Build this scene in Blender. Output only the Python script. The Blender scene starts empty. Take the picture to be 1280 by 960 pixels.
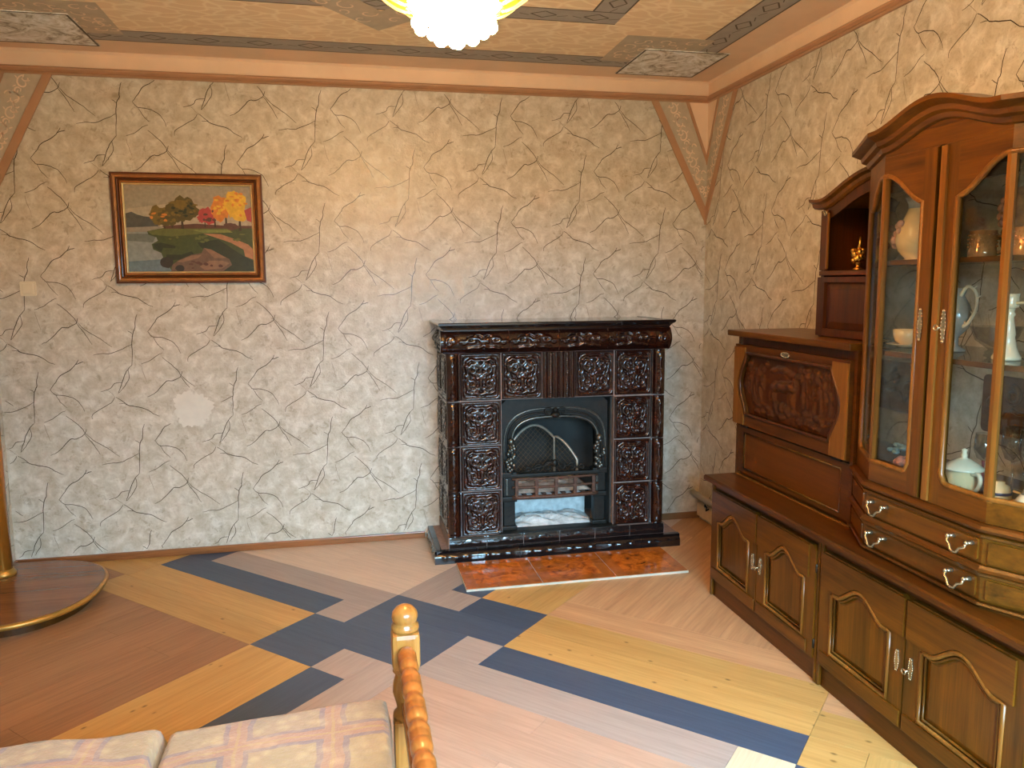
import bpy, bmesh, math, random
from mathutils import Vector, Matrix
R = random.Random(7)
PI = math.pi
SC = bpy.context.scene
COL = SC.collection

# ---------------------------------------------------------------- camera
def make_camera():
    cx, cy, cz = -2.28827, -4.76906, 1.58222
    yaw, pitch, roll = 0.20606575, 0.12777724, -0.00696402
    f = Vector((math.sin(yaw)*math.cos(pitch), math.cos(yaw)*math.cos(pitch), -math.sin(pitch)))
    r = Vector((math.cos(yaw), -math.sin(yaw), 0)); u = r.cross(f)
    r2 = r*math.cos(roll)+u*math.sin(roll); u2 = -r*math.sin(roll)+u*math.cos(roll)
    cd = bpy.data.cameras.new('camera'); co = bpy.data.objects.new('camera', cd)
    cd.sensor_width = 36; cd.lens = 972.79/1280*36; cd.clip_start = 0.05
    M = Matrix((( r2.x, u2.x, -f.x, cx), (r2.y, u2.y, -f.y, cy), (r2.z, u2.z, -f.z, cz), (0, 0, 0, 1)))
    co.matrix_world = M
    COL.objects.link(co); SC.camera = co
make_camera()

# ---------------------------------------------------------------- world, daylight, exposure
ROOM_W, ROOM_D, ROOM_H = 4.19, 5.6, 2.84
WIN = (-2.45, -0.45, 0.85, 2.35)          # window opening in the wall behind the camera: x0, x1, z0, z1
def make_world():
    w = bpy.data.worlds.new('sky'); SC.world = w; w.use_nodes = True
    nt = w.node_tree; bg = nt.nodes['Background']
    bg.inputs[0].default_value = (0.62, 0.78, 1.0, 1); bg.inputs[1].default_value = 1.2
make_world()
def make_daylight():
    x0, x1, z0, z1 = WIN
    l = bpy.data.lights.new('daylight', 'AREA'); l.shape = 'RECTANGLE'
    l.size = x1-x0-0.1; l.size_y = z1-z0-0.1; l.energy = 640; l.color = (0.40, 0.72, 1.0); l.spread = math.radians(138)
    o = bpy.data.objects.new('daylight', l); COL.objects.link(o)
    o.location = ((x0+x1)/2, -ROOM_D-0.16, (z0+z1)/2)
    o.rotation_euler = (math.radians(90-64), 0, 0)   # sky light: shines into the room and downwards
make_daylight()
SC.view_settings.view_transform = 'Standard'
SC.view_settings.look = 'None'
SC.view_settings.gamma = 1
SC.view_settings.use_curve_mapping = False
SC.view_settings.exposure = 0.0

# ---------------------------------------------------------------- materials
def lin(c):
    return tuple(((v/255)/12.92 if v/255 <= 0.04045 else ((v/255+0.055)/1.055)**2.4) for v in c)
MATS = {}
class NT:
    def __init__(s, name):
        s.m = bpy.data.materials.new(name); s.m.use_nodes = True
        s.t = s.m.node_tree; s.b = s.t.nodes['Principled BSDF']; s.out = s.t.nodes['Material Output']
        MATS[name] = s.m
    def n(s, typ, **kw):
        nd = s.t.nodes.new(typ)
        for k, v in kw.items():
            if k.startswith('i_'): nd.inputs[k[2:].replace('_', ' ')].default_value = v
            else: setattr(nd, k, v)
        return nd
    def l(s, a, b): s.t.links.new(a, b)
    def coords(s, scale=(1, 1, 1), rot=(0, 0, 0)):
        tc = s.n('ShaderNodeTexCoord'); mp = s.n('ShaderNodeMapping')
        mp.inputs['Scale'].default_value = scale; mp.inputs['Rotation'].default_value = rot
        s.l(tc.outputs['Object'], mp.inputs['Vector']); return mp.outputs['Vector']
    def noise(s, vec, scale, detail=4, rough=0.55, dist=0.0):
        nd = s.n('ShaderNodeTexNoise'); nd.inputs['Scale'].default_value = scale
        nd.inputs['Detail'].default_value = detail; nd.inputs['Roughness'].default_value = rough
        nd.inputs['Distortion'].default_value = dist
        s.l(vec, nd.inputs['Vector']); return nd.outputs['Fac']
    def ramp(s, fac, stops):
        nd = s.n('ShaderNodeValToRGB'); e = nd.color_ramp.elements
        while len(e) < len(stops): e.new(0.5)
        for el, (p, c) in zip(e, stops):
            el.position = p; el.color = (*c, 1) if len(c) == 3 else c
        s.l(fac, nd.inputs['Fac']); return nd.outputs['Color']
    def mix(s, fac, a, b, mode='MIX'):
        nd = s.n('ShaderNodeMix', data_type='RGBA', blend_type=mode)
        if isinstance(fac, (int, float)): nd.inputs[0].default_value = fac
        else: s.l(fac, nd.inputs[0])
        for i, v in ((6, a), (7, b)):
            if isinstance(v, tuple): nd.inputs[i].default_value = (*v[:3], 1)
            else: s.l(v, nd.inputs[i])
        return nd.outputs[2]
    def bump(s, h, strength, dist=0.01):
        nd = s.n('ShaderNodeBump'); nd.inputs['Strength'].default_value = strength
        nd.inputs['Distance'].default_value = dist; s.l(h, nd.inputs['Height'])
        s.l(nd.outputs['Normal'], s.b.inputs['Normal'])
    def base(s, c):
        if isinstance(c, tuple): s.b.inputs['Base Color'].default_value = (*c[:3], 1)
        else: s.l(c, s.b.inputs['Base Color'])
    def pr(s, rough=0.5, metal=0.0, coat=0.0, spec=0.5, coat_rough=0.05):
        s.b.inputs['Roughness'].default_value = rough; s.b.inputs['Metallic'].default_value = metal
        s.b.inputs['Coat Weight'].default_value = coat; s.b.inputs['Coat Roughness'].default_value = coat_rough
        s.b.inputs['Specular IOR Level'].default_value = spec

def plain(name, c, rough=0.5, metal=0.0, var=0.12, scale=18, coat=0.0, spec=0.5, bump=0.0):
    m = NT(name); v = m.coords()
    n = m.noise(v, scale, 3)
    a = tuple(x*(1-var) for x in lin(c)); b = tuple(min(1, x*(1+var)) for x in lin(c))
    m.base(m.ramp(n, [(0.3, a), (0.7, b)])); m.pr(rough, metal, coat, spec)
    if bump: m.bump(m.noise(v, scale*4, 3), bump, 0.004)
    return m.m
def wood(name, dark, light, axis='z', rough=0.3, coat=0.25, scale=1.0, knots=False, contrast=1.0, patch=0.0, bump=0.08):
    m = NT(name)
    st = {'x': (0.7, 14, 14), 'y': (14, 0.7, 14), 'z': (14, 14, 0.7)}[axis]
    v = m.coords(tuple(x*scale for x in st))
    info = m.n('ShaderNodeObjectInfo')
    add = m.n('ShaderNodeVectorMath', operation='ADD'); m.l(v, add.inputs[0])
    mul = m.n('ShaderNodeVectorMath', operation='SCALE'); mul.inputs['Scale'].default_value = 37.0
    cmb = m.n('ShaderNodeCombineXYZ')
    for i in range(3): m.l(info.outputs['Random'], cmb.inputs[i])
    m.l(cmb.outputs[0], mul.inputs[0]); m.l(mul.outputs[0], add.inputs[1])
    v2 = add.outputs[0]
    big = m.noise(v2, 1.6, 5, 0.6, 0.6); fine = m.noise(v2, 9.0, 3, 0.6, 0.2)
    d, l = lin(dark), lin(light)
    mid = tuple((a+b)/2 for a, b in zip(d, l))
    c1 = m.ramp(big, [(0.5-0.22/contrast, d), (0.5, mid), (0.5+0.22/contrast, l)])
    c = m.mix(0.22, c1, m.ramp(fine, [(0.35, tuple(x*0.55 for x in d)), (0.62, l)]), 'MIX')
    if patch:
        pn = m.ramp(info.outputs['Random'], [(0, (1-patch,)*3), (1, (1+patch*0.4,)*3)])
        c = m.mix(1.0, c, pn, 'MULTIPLY')
    if knots:
        vk = m.coords((1, 1, 1))
        a2 = m.n('ShaderNodeVectorMath', operation='ADD'); m.l(vk, a2.inputs[0]); m.l(mul.outputs[0], a2.inputs[1])
        st2 = m.n('ShaderNodeMapping'); st2.inputs['Scale'].default_value = (8, 14, 1) if axis == 'x' else (14, 8, 1)
        m.l(a2.outputs[0], st2.inputs['Vector'])
        vo = m.n('ShaderNodeTexVoronoi'); vo.inputs['Scale'].default_value = 1.0
        m.l(st2.outputs[0], vo.inputs['Vector'])
        k = m.ramp(vo.outputs['Distance'], [(0.04, (0.9, 0.9, 0.9)), (0.12, (0, 0, 0))])
        c = m.mix(k, c, tuple(x*0.35 for x in d))
    m.base(c); m.pr(rough, 0, coat, 0.28, 0.12)
    if bump: m.bump(fine, bump, 0.002)
    return m.m

def wallpaper():
    m = NT('wallpaper'); v = m.coords()
    n1 = m.noise(v, 14.0, 6, 0.65, 0.5); n2 = m.noise(v, 26.0, 5, 0.7, 0.6); n3 = m.noise(v, 90.0, 3, 0.6)
    c = m.ramp(n1, [(0.34, lin((186, 172, 150))), (0.5, lin((202, 190, 171))), (0.64, lin((218, 209, 194)))])
    c = m.mix(1.0, c, m.ramp(n2, [(0.35, (0.90, 0.89, 0.87)), (0.65, (1.05, 1.05, 1.05))]), 'MULTIPLY')
    bl = m.ramp(n2, [(0.50, (0, 0, 0)), (0.64, (1, 1, 1))])
    n4 = m.noise(v, 8.5, 2, 0.5, 0.3)
    gate = m.ramp(n4, [(0.49, (0, 0, 0)), (0.58, (0.55, 0.55, 0.55))])
    fac = m.mix(1.0, bl, gate, 'MULTIPLY')
    c = m.mix(fac, c, lin((126, 106, 72)))
    sp = m.ramp(n3, [(0.60, (0, 0, 0)), (0.72, (0.55, 0.55, 0.55))])
    c = m.mix(sp, c, lin((150, 138, 116)))
    m.base(c); m.pr(0.36, 0, 0.0, 0.55)
    h = m.mix(0.5, n2, n3); m.bump(h, 0.45, 0.006)
    return m.m
WALLPAPER = wallpaper()
CRACK = plain('wallpaper_crack_print', (66, 50, 36), 0.26, var=0.25, scale=30)
CRACK2 = plain('wallpaper_crack_print_faint', (128, 108, 86), 0.35, var=0.2, scale=30)
PATCHM = plain('pale_wall_patch', (216, 206, 190), 0.4, var=0.05, scale=16)
CREAM = plain('cream_paint', (234, 202, 170), 0.5, var=0.05, scale=5)
PINKM = plain('pink_brown_moulding', (178, 134, 100), 0.45, var=0.08, scale=8)
DAMASK = plain('damask_ground', (186, 170, 148), 0.5, var=0.12, scale=14)
DAMLINE = plain('damask_scroll', (230, 205, 179), 0.45, var=0.08)
BAND = plain('grey_border_paper', (157, 150, 143), 0.5, var=0.10, scale=12)
BANDLINE = plain('border_dark_line', (70, 56, 40), 0.5)
def scallop():
    m = NT('scallop_paper'); v = m.coords((0.55, 1, 1))
    nz = m.n('ShaderNodeTexNoise'); nz.inputs['Scale'].default_value = 6
    m.l(v, nz.inputs['Vector'])
    vv = m.n('ShaderNodeMix', data_type='VECTOR'); vv.inputs[0].default_value = 0.12
    m.l(v, vv.inputs[4]); m.l(nz.outputs['Color'], vv.inputs[5])
    vo = m.n('ShaderNodeTexVoronoi', feature='DISTANCE_TO_EDGE'); vo.inputs['Scale'].default_value = 17
    m.l(vv.outputs[1], vo.inputs['Vector'])
    c = m.ramp(vo.outputs['Distance'], [(0.02, lin((250, 226, 190))), (0.12, lin((236, 206, 166)))])
    m.base(c); m.pr(0.5); return m.m
SCALLOP = scallop()
def marble_tile():
    m = NT('marbled_ceiling_tile'); v = m.coords()
    n = m.noise(v, 7, 6, 0.7, 2.2)
    m.base(m.ramp(n, [(0.36, lin((133, 123, 106))), (0.46, lin((213, 209, 198))), (0.62, lin((252, 252, 252)))])); m.pr(0.45)
    return m.m
MARBLE = marble_tile()

OAK_Z = wood('oak_upright', (54, 29, 3), (110, 66, 11), 'z', 0.33, 0.10)
OAK_Y = wood('oak_along', (54, 28, 3), (108, 63, 10), 'y', 0.33, 0.10)
OAK_L = wood('oak_light_upright', (86, 50, 11), (136, 86, 31), 'z', 0.33, 0.10)
OAK_D = wood('oak_dark', (43, 18, 4), (84, 41, 9), 'z', 0.33, 0.10)
OAK_DY = wood('oak_dark_along', (50, 25, 4), (94, 50, 9), 'y', 0.33, 0.10)
BASEW = wood('baseboard_wood', (112, 66, 36), (164, 104, 58), 'x', 0.35, 0.2, 1.5)
BASEB = plain('brown_baseboard', (128, 88, 52), 0.5, var=0.1)
PINE = wood('turned_pine', (146, 84, 29), (178, 120, 57), 'z', 0.28, 0.4)
PINE_Y = wood('turned_pine_along', (145, 77, 27), (174, 109, 50), 'y', 0.28, 0.4)
POLEM = plain('golden_varnished_pole', (172, 106, 36), 0.18, 0.35, var=0.08, coat=0.5)
GILT = plain('gilt_edge', (176, 126, 52), 0.35, 0.5, var=0.15)
SHELFW = wood('brown_shelf_laminate', (104, 62, 34), (140, 88, 50), 'x', 0.22, 0.3, 0.6)
BRASS = plain('aged_brass', (186, 168, 136), 0.25, 0.9, var=0.2, scale=80)
STEEL = plain('dark_hinge_metal', (62, 58, 52), 0.3, 0.9)
FRAMEW = plain('bronze_frame_wood', (168, 108, 56), 0.28, 0.15, var=0.2, scale=25, coat=0.3)
FRAMED = plain('dark_frame_wood', (92, 46, 20), 0.3, 0.1, var=0.2, coat=0.3)
GILT2 = plain('gilt_slip', (236, 212, 156), 0.3, 0.35, var=0.1)
SWITCHM = plain('cream_plastic', (222, 208, 178), 0.35, var=0.03)
PIPEM = plain('cream_pipe_paint', (214, 190, 158), 0.4, var=0.06)
BLACKM = plain('black_iron', (27, 25, 21), 0.45, 0.1, var=0.35, scale=40, bump=0.3, spec=0.25)
IRON2 = plain('polished_iron_edge', (96, 98, 94), 0.28, 0.85, var=0.3, scale=60)
RUST = plain('rusty_iron', (84, 56, 42), 0.6, 0.3, var=0.35, scale=50, bump=0.3)
BRONZE = plain('bronze_screen', (168, 158, 142), 0.35, 0.5, var=0.2)
WIRE = plain('screen_wire', (110, 92, 66), 0.4, 0.7)
SOOT = plain('soot', (40, 39, 36), 0.8, var=0.4, scale=9)
ASH = plain('pale_ash', (196, 200, 198), 0.9, var=0.25, scale=22, bump=0.8)
ASHP = plain('pinkish_ash', (178, 156, 140), 0.9, var=0.3, scale=30, bump=0.8)
MORTAR = plain('grey_brown_mortar', (134, 112, 102), 0.7, var=0.2, scale=40)
def glaze():
    m = NT('brown_glaze'); v = m.coords()
    n = m.noise(v, 9, 4, 0.6); n2 = m.noise(v, 60, 2, 0.5)
    c = m.ramp(n, [(0.35, lin((28, 12, 9))), (0.58, lin((44, 18, 11))), (0.78, lin((76, 34, 15)))])
    m.base(c); m.pr(0.12, 0, 0.25, 0.5, 0.03); m.bump(n2, 0.35, 0.004); return m.m
GLAZE = glaze()
GLAZED = plain('black_brown_glaze', (30, 20, 18), 0.14, var=0.35, scale=12, coat=0.5)
def hearth_mat(name, a, b, c):
    m = NT(name); v = m.coords(); n = m.noise(v, 12, 6, 0.65, 1.4)
    m.base(m.ramp(n, [(0.33, lin(a)), (0.5, lin(b)), (0.68, lin(c))])); m.pr(0.16, 0, 0.2, 0.5); return m.m
HEARTH = hearth_mat('hearth_tile_burl', (119, 55, 12), (200, 102, 26), (234, 128, 37))
HEARTHB = hearth_mat('hearth_tile_border', (142, 72, 20), (178, 96, 31), (192, 107, 38))
EDGEW = plain('pale_tile_edge', (196, 184, 164), 0.6, var=0.1)

FL = {}
def floor_mat(key, dark, light, knots=False, con=1.0):
    for ax in 'xy':
        FL[key+ax] = wood('floor_'+key+'_'+ax, dark, light, ax, 0.45, 0.0, 0.7, knots, con, 0.10, 0.02)
floor_mat('blue', (64, 74, 93), (79, 90, 108), con=0.6)
floor_mat('lilac', (164, 145, 134), (178, 159, 147), con=0.6)
floor_mat('beige', (198, 171, 148), (215, 189, 164), con=0.6)
floor_mat('pinkbeige', (178, 142, 120), (192, 158, 134), con=0.6)
floor_mat('cream', (206, 180, 148), (216, 194, 160), con=0.6)
floor_mat('yellow', (181, 135, 72), (202, 160, 96), True, 0.8)
floor_mat('brown', (137, 95, 64), (168, 123, 83), con=0.8)
floor_mat('pink', (180, 132, 91), (210, 164, 118), con=0.8)
SUBF = plain('underlay', (70, 52, 38), 0.9)

def glass_mat(name, tint=(1, 1, 1), refl=0.10, rough=0.02):
    m = NT(name); m.t.nodes.remove(m.b)
    tr = m.n('ShaderNodeBsdfTransparent'); tr.inputs[0].default_value = (*tint, 1)
    gl = m.n('ShaderNodeBsdfGlossy'); gl.inputs['Roughness'].default_value = rough
    lw = m.n('ShaderNodeLayerWeight'); pw = m.n('ShaderNodeMath', operation='POWER'); pw.inputs[1].default_value = 4.5
    m.l(lw.outputs['Facing'], pw.inputs[0])
    mul = m.n('ShaderNodeMath', operation='MULTIPLY_ADD'); mul.inputs[1].default_value = 0.6; mul.inputs[2].default_value = refl
    m.l(pw.outputs[0], mul.inputs[0]); mul.use_clamp = True
    mx = m.n('ShaderNodeMixShader'); m.l(mul.outputs[0], mx.inputs[0]); m.l(tr.outputs[0], mx.inputs[1]); m.l(gl.outputs[0], mx.inputs[2])
    m.l(mx.outputs[0], m.out.inputs['Surface']); return m.m
PANE = glass_mat('cabinet_glass', (0.93, 0.95, 0.94), 0.05)
CARVED = wood('carved_plaque_wood', (70, 34, 10), (112, 62, 22), 'y', 0.3, 0.2)
CLEAR = glass_mat('clear_crystal', (0.90, 0.92, 0.92), 0.16, 0.04)
SHELFG = glass_mat('shelf_glass', (0.72, 0.78, 0.76), 0.12)
MIRROR = plain('grey_mirror', (184, 190, 186), 0.06, 1.0, var=0.02)
CHINA = plain('cream_china', (232, 198, 146), 0.16, var=0.06, coat=0.4)
CHINAW = plain('white_china', (236, 220, 186), 0.16, var=0.05, coat=0.4)
CHINAB = plain('blue_grey_china', (150, 150, 150), 0.18, var=0.35, scale=22, coat=0.4)
GREYC = plain('grey_crystal', (150, 150, 142), 0.1, var=0.1, coat=0.5)
LUSTRE = plain('amber_lustre', (206, 142, 84), 0.12, 0.25, var=0.25, scale=40, coat=0.6)
LUSTREG = plain('grey_green_lustre', (96, 104, 92), 0.15, 0.2, var=0.25, scale=40, coat=0.5)
ROSE = plain('pink_porcelain', (206, 150, 126), 0.25, var=0.2, scale=60)
CORAL = plain('coral_petals', (204, 128, 104), 0.4, var=0.2, scale=60)
TEAL = plain('pale_teal_leaf', (112, 134, 132), 0.35, var=0.2, scale=60)
PEACH = plain('peach_china', (206, 160, 124), 0.2, coat=0.3)
DARKF = plain('dark_bronze_figure', (40, 30, 22), 0.4, 0.3)
GOLDF = plain('gold_figure', (214, 160, 74), 0.2, 0.9, var=0.2, scale=60)
DKBLUE = plain('dark_blue_print', (52, 56, 84), 0.3)
REDG = plain('red_glass', (150, 40, 50), 0.15)

def emit(name, c, s, rough=0.3):
    m = NT(name); m.base(lin(c)); m.pr(rough)
    m.b.inputs['Emission Color'].default_value = (*lin(c), 1); m.b.inputs['Emission Strength'].default_value = s
    return m.m
BULB = emit('lit_crystal', (255, 211, 136), 100)
AMBER = emit('lit_amber_glass', (255, 158, 40), 1.5)
AMBER2 = emit('lit_amber_glass_edge', (255, 214, 110), 3.0)

def tapestry():
    m = NT('patchwork_tapestry'); v = m.coords()
    nz = m.n('ShaderNodeTexNoise'); nz.inputs['Scale'].default_value = 9
    m.l(v, nz.inputs['Vector'])
    vv = m.n('ShaderNodeMix', data_type='VECTOR'); vv.inputs[0].default_value = 0.03
    m.l(v, vv.inputs[4]); m.l(nz.outputs['Color'], vv.inputs[5])
    mp = m.n('ShaderNodeMapping'); mp.inputs['Location'].default_value = (0.07, 0.10, 0); m.l(vv.outputs[1], mp.inputs['Vector'])
    def brick(c1, c2, mo, w, h, ms, off=0.0, sm=0.1):
        b = m.n('ShaderNodeTexBrick'); b.offset = off; b.squash = 1
        b.inputs['Scale'].default_value = 1; b.inputs['Mortar Size'].default_value = ms; b.inputs['Mortar Smooth'].default_value = sm
        b.inputs['Brick Width'].default_value = w; b.inputs['Row Height'].default_value = h
        b.inputs['Color1'].default_value = (*c1, 1); b.inputs['Color2'].default_value = (*c2, 1); b.inputs['Mortar'].default_value = (*mo, 1)
        m.l(mp.outputs[0], b.inputs['Vector']); return b
    W, Hh = 0.205, 0.19
    inner = brick(lin((152, 132, 95)), lin((140, 123, 97)), lin((120, 105, 104)), W, Hh, 0.034)
    o1 = brick((0, 0, 0), (0, 0, 0), (1, 1, 1), W, Hh, 0.021)
    c = m.mix(o1.outputs['Fac'], inner.outputs['Color'], lin((151, 117, 94)))
    o2 = brick((0, 0, 0), (0, 0, 0), (1, 1, 1), W, Hh, 0.004)
    c = m.mix(o2.outputs['Fac'], c, lin((158, 130, 88)))
    mo = m.n('ShaderNodeTexVoronoi'); mo.inputs['Scale'].default_value = 34; m.l(vv.outputs[1], mo.inputs['Vector'])
    mot = m.ramp(mo.outputs['Distance'], [(0.2, lin((198, 178, 131))), (0.62, lin((163, 138, 107)))])
    n2 = m.noise(v, 13, 3)
    c = m.mix(m.ramp(n2, [(0.42, (0.08,)*3), (0.62, (0.40,)*3)]), c, mot)
    m.base(c); m.pr(0.9, 0, 0, 0.2)
    m.b.inputs['Sheen Weight'].default_value = 0.2
    wv = m.noise(v, 75, 3, 0.6); m.bump(wv, 0.7, 0.006)
    return m.m
TAPESTRY = tapestry()
SOFAF = plain('dark_green_upholstery', (58, 66, 52), 0.9, var=0.2)

# ---------------------------------------------------------------- geometry helpers
def off_of(parent):
    o = Vector((0, 0, 0))
    while parent: o = o+parent.location; parent = parent.parent
    return o
class G:
    def __init__(s): s.v = []; s.f = []; s.m = []; s.sm = []
    def add(s, vs, fs, mi=0, smooth=False):
        b = len(s.v); s.v += [tuple(p) for p in vs]
        for q in fs: s.f.append([b+i for i in q]); s.m.append(mi); s.sm.append(smooth)
        return s
    def box(s, x0, x1, y0, y1, z0, z1, mi=0, bev=0.0):
        x0, x1 = min(x0, x1), max(x0, x1); y0, y1 = min(y0, y1), max(y0, y1); z0, z1 = min(z0, z1), max(z0, z1)
        if not bev:
            vs = [(x, y, z) for z in (z0, z1) for y in (y0, y1) for x in (x0, x1)]
            return s.add(vs, [(0, 2, 3, 1), (4, 5, 7, 6), (0, 1, 5, 4), (2, 6, 7, 3), (0, 4, 6, 2), (1, 3, 7, 5)], mi)
        bm = bmesh.new(); bmesh.ops.create_cube(bm, size=1)
        for v in bm.verts:
            v.co = Vector((x0+(v.co.x+.5)*(x1-x0), y0+(v.co.y+.5)*(y1-y0), z0+(v.co.z+.5)*(z1-z0)))
        bmesh.ops.bevel(bm, geom=bm.edges[:], offset=min(bev, (x1-x0)*.45, (y1-y0)*.45, (z1-z0)*.45), segments=2, affect='EDGES', profile=0.6)
        return s.bm(bm, mi)
    def bm(s, bm, mi=0, smooth=False):
        bm.verts.index_update()
        s.add([v.co[:] for v in bm.verts], [[v.index for v in f.verts] for f in bm.faces], mi, smooth); bm.free(); return s
    def prism(s, pts, fn, d0, d1, mi=0):
        """closed polygon pts (a,b) -> fn(a,b,d) extruded from d0 to d1"""
        n = len(pts)
        vs = [fn(a, b, d0) for a, b in pts]+[fn(a, b, d1) for a, b in pts]
        fs = [list(range(n)), list(range(2*n-1, n-1, -1))]+[(i, i+n, (i+1) % n+n, (i+1) % n) for i in range(n)]
        return s.add(vs, fs, mi)
    def ring(s, outer, inner, fn, d0, d1, mi=0):
        """solid between two outlines with the same number of points"""
        n = len(outer); vs = []
        for d in (d0, d1):
            vs += [fn(a, b, d) for a, b in outer]+[fn(a, b, d) for a, b in inner]
        fs = []
        for i in range(n):
            j = (i+1) % n
            fs += [(i, j, n+j, n+i), (2*n+i, 3*n+i, 3*n+j, 2*n+j), (i, 2*n+i, 2*n+j, j), (n+i, n+j, 3*n+j, 3*n+i)]
        return s.add(vs, fs, mi)
    def tube(s, pts, rad, seg=8, closed=False, mi=0, caps=True, flat=None):
        P = [Vector(p) for p in pts]; n = len(P)
        rr = rad if isinstance(rad, (list, tuple)) else [rad]*n
        vs = []; up = None
        for i, p in enumerate(P):
            if closed: t = P[(i+1) % n]-P[i-1]
            else: t = P[min(i+1, n-1)]-P[max(i-1, 0)]
            if t.length < 1e-9: t = Vector((0, 0, 1))
            t.normalize()
            if up is None:
                up = Vector((0, 0, 1)) if abs(t.z) < .9 else Vector((1, 0, 0))
            a = (up-t*up.dot(t))
            if a.length < 1e-6: a = t.orthogonal()
            a.normalize(); up = a; b = t.cross(a)
            for k in range(seg):
                an = 2*PI*k/seg
                vs.append(p+a*math.cos(an)*rr[i]+b*math.sin(an)*rr[i]*(flat or 1))
        fs = []
        m = n if closed else n-1
        for i in range(m):
            j = (i+1) % n
            for k in range(seg):
                l = (k+1) % seg
                fs.append((i*seg+k, i*seg+l, j*seg+l, j*seg+k))
        if caps and not closed:
            fs += [list(range(seg-1, -1, -1)), [(n-1)*seg+k for k in range(seg)]]
        return s.add(vs, fs, mi, True)
    def lathe(s, prof, c, seg=24, mi=0, axis='z', smooth=True, sx=1.0, sy=1.0):
        c = Vector(c); vs = []
        for r, h in prof:
            for k in range(seg):
                a = 2*PI*k/seg; x, y = r*math.cos(a)*sx, r*math.sin(a)*sy
                q = {'z': (x, y, h), 'y': (x, h, y), 'x': (h, x, y)}[axis]
                vs.append(c+Vector(q))
        fs = []
        for i in range(len(prof)-1):
            for k in range(seg):
                l = (k+1) % seg; fs.append((i*seg+k, i*seg+l, (i+1)*seg+l, (i+1)*seg+k))
        if prof[0][0] > 1e-5: fs.append(list(range(seg-1, -1, -1)))
        if prof[-1][0] > 1e-5: fs.append([(len(prof)-1)*seg+k for k in range(seg)])
        return s.add(vs, fs, mi, smooth)
    def ball(s, c, r, mi=0, seg=10, rings=6, sc=(1, 1, 1)):
        prof = [(max(1e-6, r*math.sin(PI*i/rings)), -r*math.cos(PI*i/rings)) for i in range(rings+1)]
        b = len(s.v); s.lathe(prof, (0, 0, 0), seg, mi)
        for i in range(b, len(s.v)):
            x, y, z = s.v[i]; s.v[i] = (c[0]+x*sc[0], c[1]+y*sc[1], c[2]+z*sc[2])
        return s
    def sweep(s, path, prof, mi=0, closed_prof=True, smooth=False):
        """path (x,y[,dz]); prof (out,z) ; mitred, outward = right of travel"""
        n = len(path); m = len(prof); vs = []
        for i in range(n):
            p = Vector(path[i][:2]); dz = path[i][2] if len(path[i]) > 2 else 0
            d1 = (Vector(path[i][:2])-Vector(path[i-1][:2])).normalized() if i else None
            d2 = (Vector(path[i+1][:2])-p).normalized() if i < n-1 else None
            d1 = d1 or d2; d2 = d2 or d1
            n1 = Vector((d1.y, -d1.x)); n2 = Vector((d2.y, -d2.x)); mt = (n1+n2); mt = mt/max(1e-6, mt.dot(n1))
            for o, z in prof: vs.append((p.x+mt.x*o, p.y+mt.y*o, z+dz))
        fs = []
        mm = m if closed_prof else m-1
        for i in range(n-1):
            for k in range(mm):
                l = (k+1) % m; fs.append((i*m+k, (i+1)*m+k, (i+1)*m+l, i*m+l))
        if closed_prof: fs += [list(range(m)), [(n-1)*m+k for k in range(m-1, -1, -1)]]
        return s.add(vs, fs, mi, smooth)
    def ribbon(s, pts, w, fn, d, mi=0, taper=True):
        n = len(pts); vs = []
        for i, (a, b) in enumerate(pts):
            x0, y0 = pts[max(0, i-1)]; x1, y1 = pts[min(n-1, i+1)]
            L = math.hypot(x1-x0, y1-y0) or 1; nx, ny = -(y1-y0)/L, (x1-x0)/L
            ww = w*(0.5 if not taper else (0.5*(0.35+0.65*math.sin(PI*(0.12+0.80*i/(n-1))))))
            vs += [fn(a+nx*ww, b+ny*ww, d), fn(a-nx*ww, b-ny*ww, d)]
        return s.add(vs, [(2*i, 2*i+1, 2*i+3, 2*i+2) for i in range(n-1)], mi)
    def grid(s, nu, nv, fn, mi=0, smooth=True):
        vs = [fn(i/nu, j/nv) for j in range(nv+1) for i in range(nu+1)]
        return s.add(vs, [(j*(nu+1)+i, j*(nu+1)+i+1, (j+1)*(nu+1)+i+1, (j+1)*(nu+1)+i) for j in range(nv) for i in range(nu)], mi, smooth)
    def mesh(s, name, mats, off=Vector((0, 0, 0)), recalc=True):
        me = bpy.data.meshes.new(name)
        me.from_pydata([(x-off.x, y-off.y, z-off.z) for x, y, z in s.v], [], s.f)
        for m in (mats if isinstance(mats, (list, tuple)) else [mats]): me.materials.append(m)
        for p, mi, sm in zip(me.polygons, s.m, s.sm): p.material_index = mi; p.use_smooth = sm
        if recalc:
            bm = bmesh.new(); bm.from_mesh(me); bmesh.ops.recalc_face_normals(bm, faces=bm.faces[:]); bm.to_mesh(me); bm.free()
        me.update(); return me
    def build(s, name, mats, parent=None, recalc=True, loc=None):
        off = off_of(parent)+(Vector(loc) if loc else Vector((0, 0, 0)))
        o = bpy.data.objects.new(name, s.mesh(name, mats, off, recalc)); COL.objects.link(o)
        if parent: o.parent = parent
        if loc: o.location = loc
        return o
def inst(name, me, parent, loc, rotz=0.0, mirror=False):
    o = bpy.data.objects.new(name, me); COL.objects.link(o); o.parent = parent
    o.location = Vector(loc)-off_of(parent); o.rotation_euler = (0, 0, rotz)
    return o
def thing(name, label, cat, loc, group=None):
    o = bpy.data.objects.new(name, None); COL.objects.link(o); o.location = loc
    o['label'] = label; o['category'] = cat
    if group: o['group'] = group
    o.empty_display_size = 0.05
    return o
def tag(o, label, cat, group=None):
    o['label'] = label; o['category'] = cat
    if group: o['group'] = group
    return o
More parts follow.
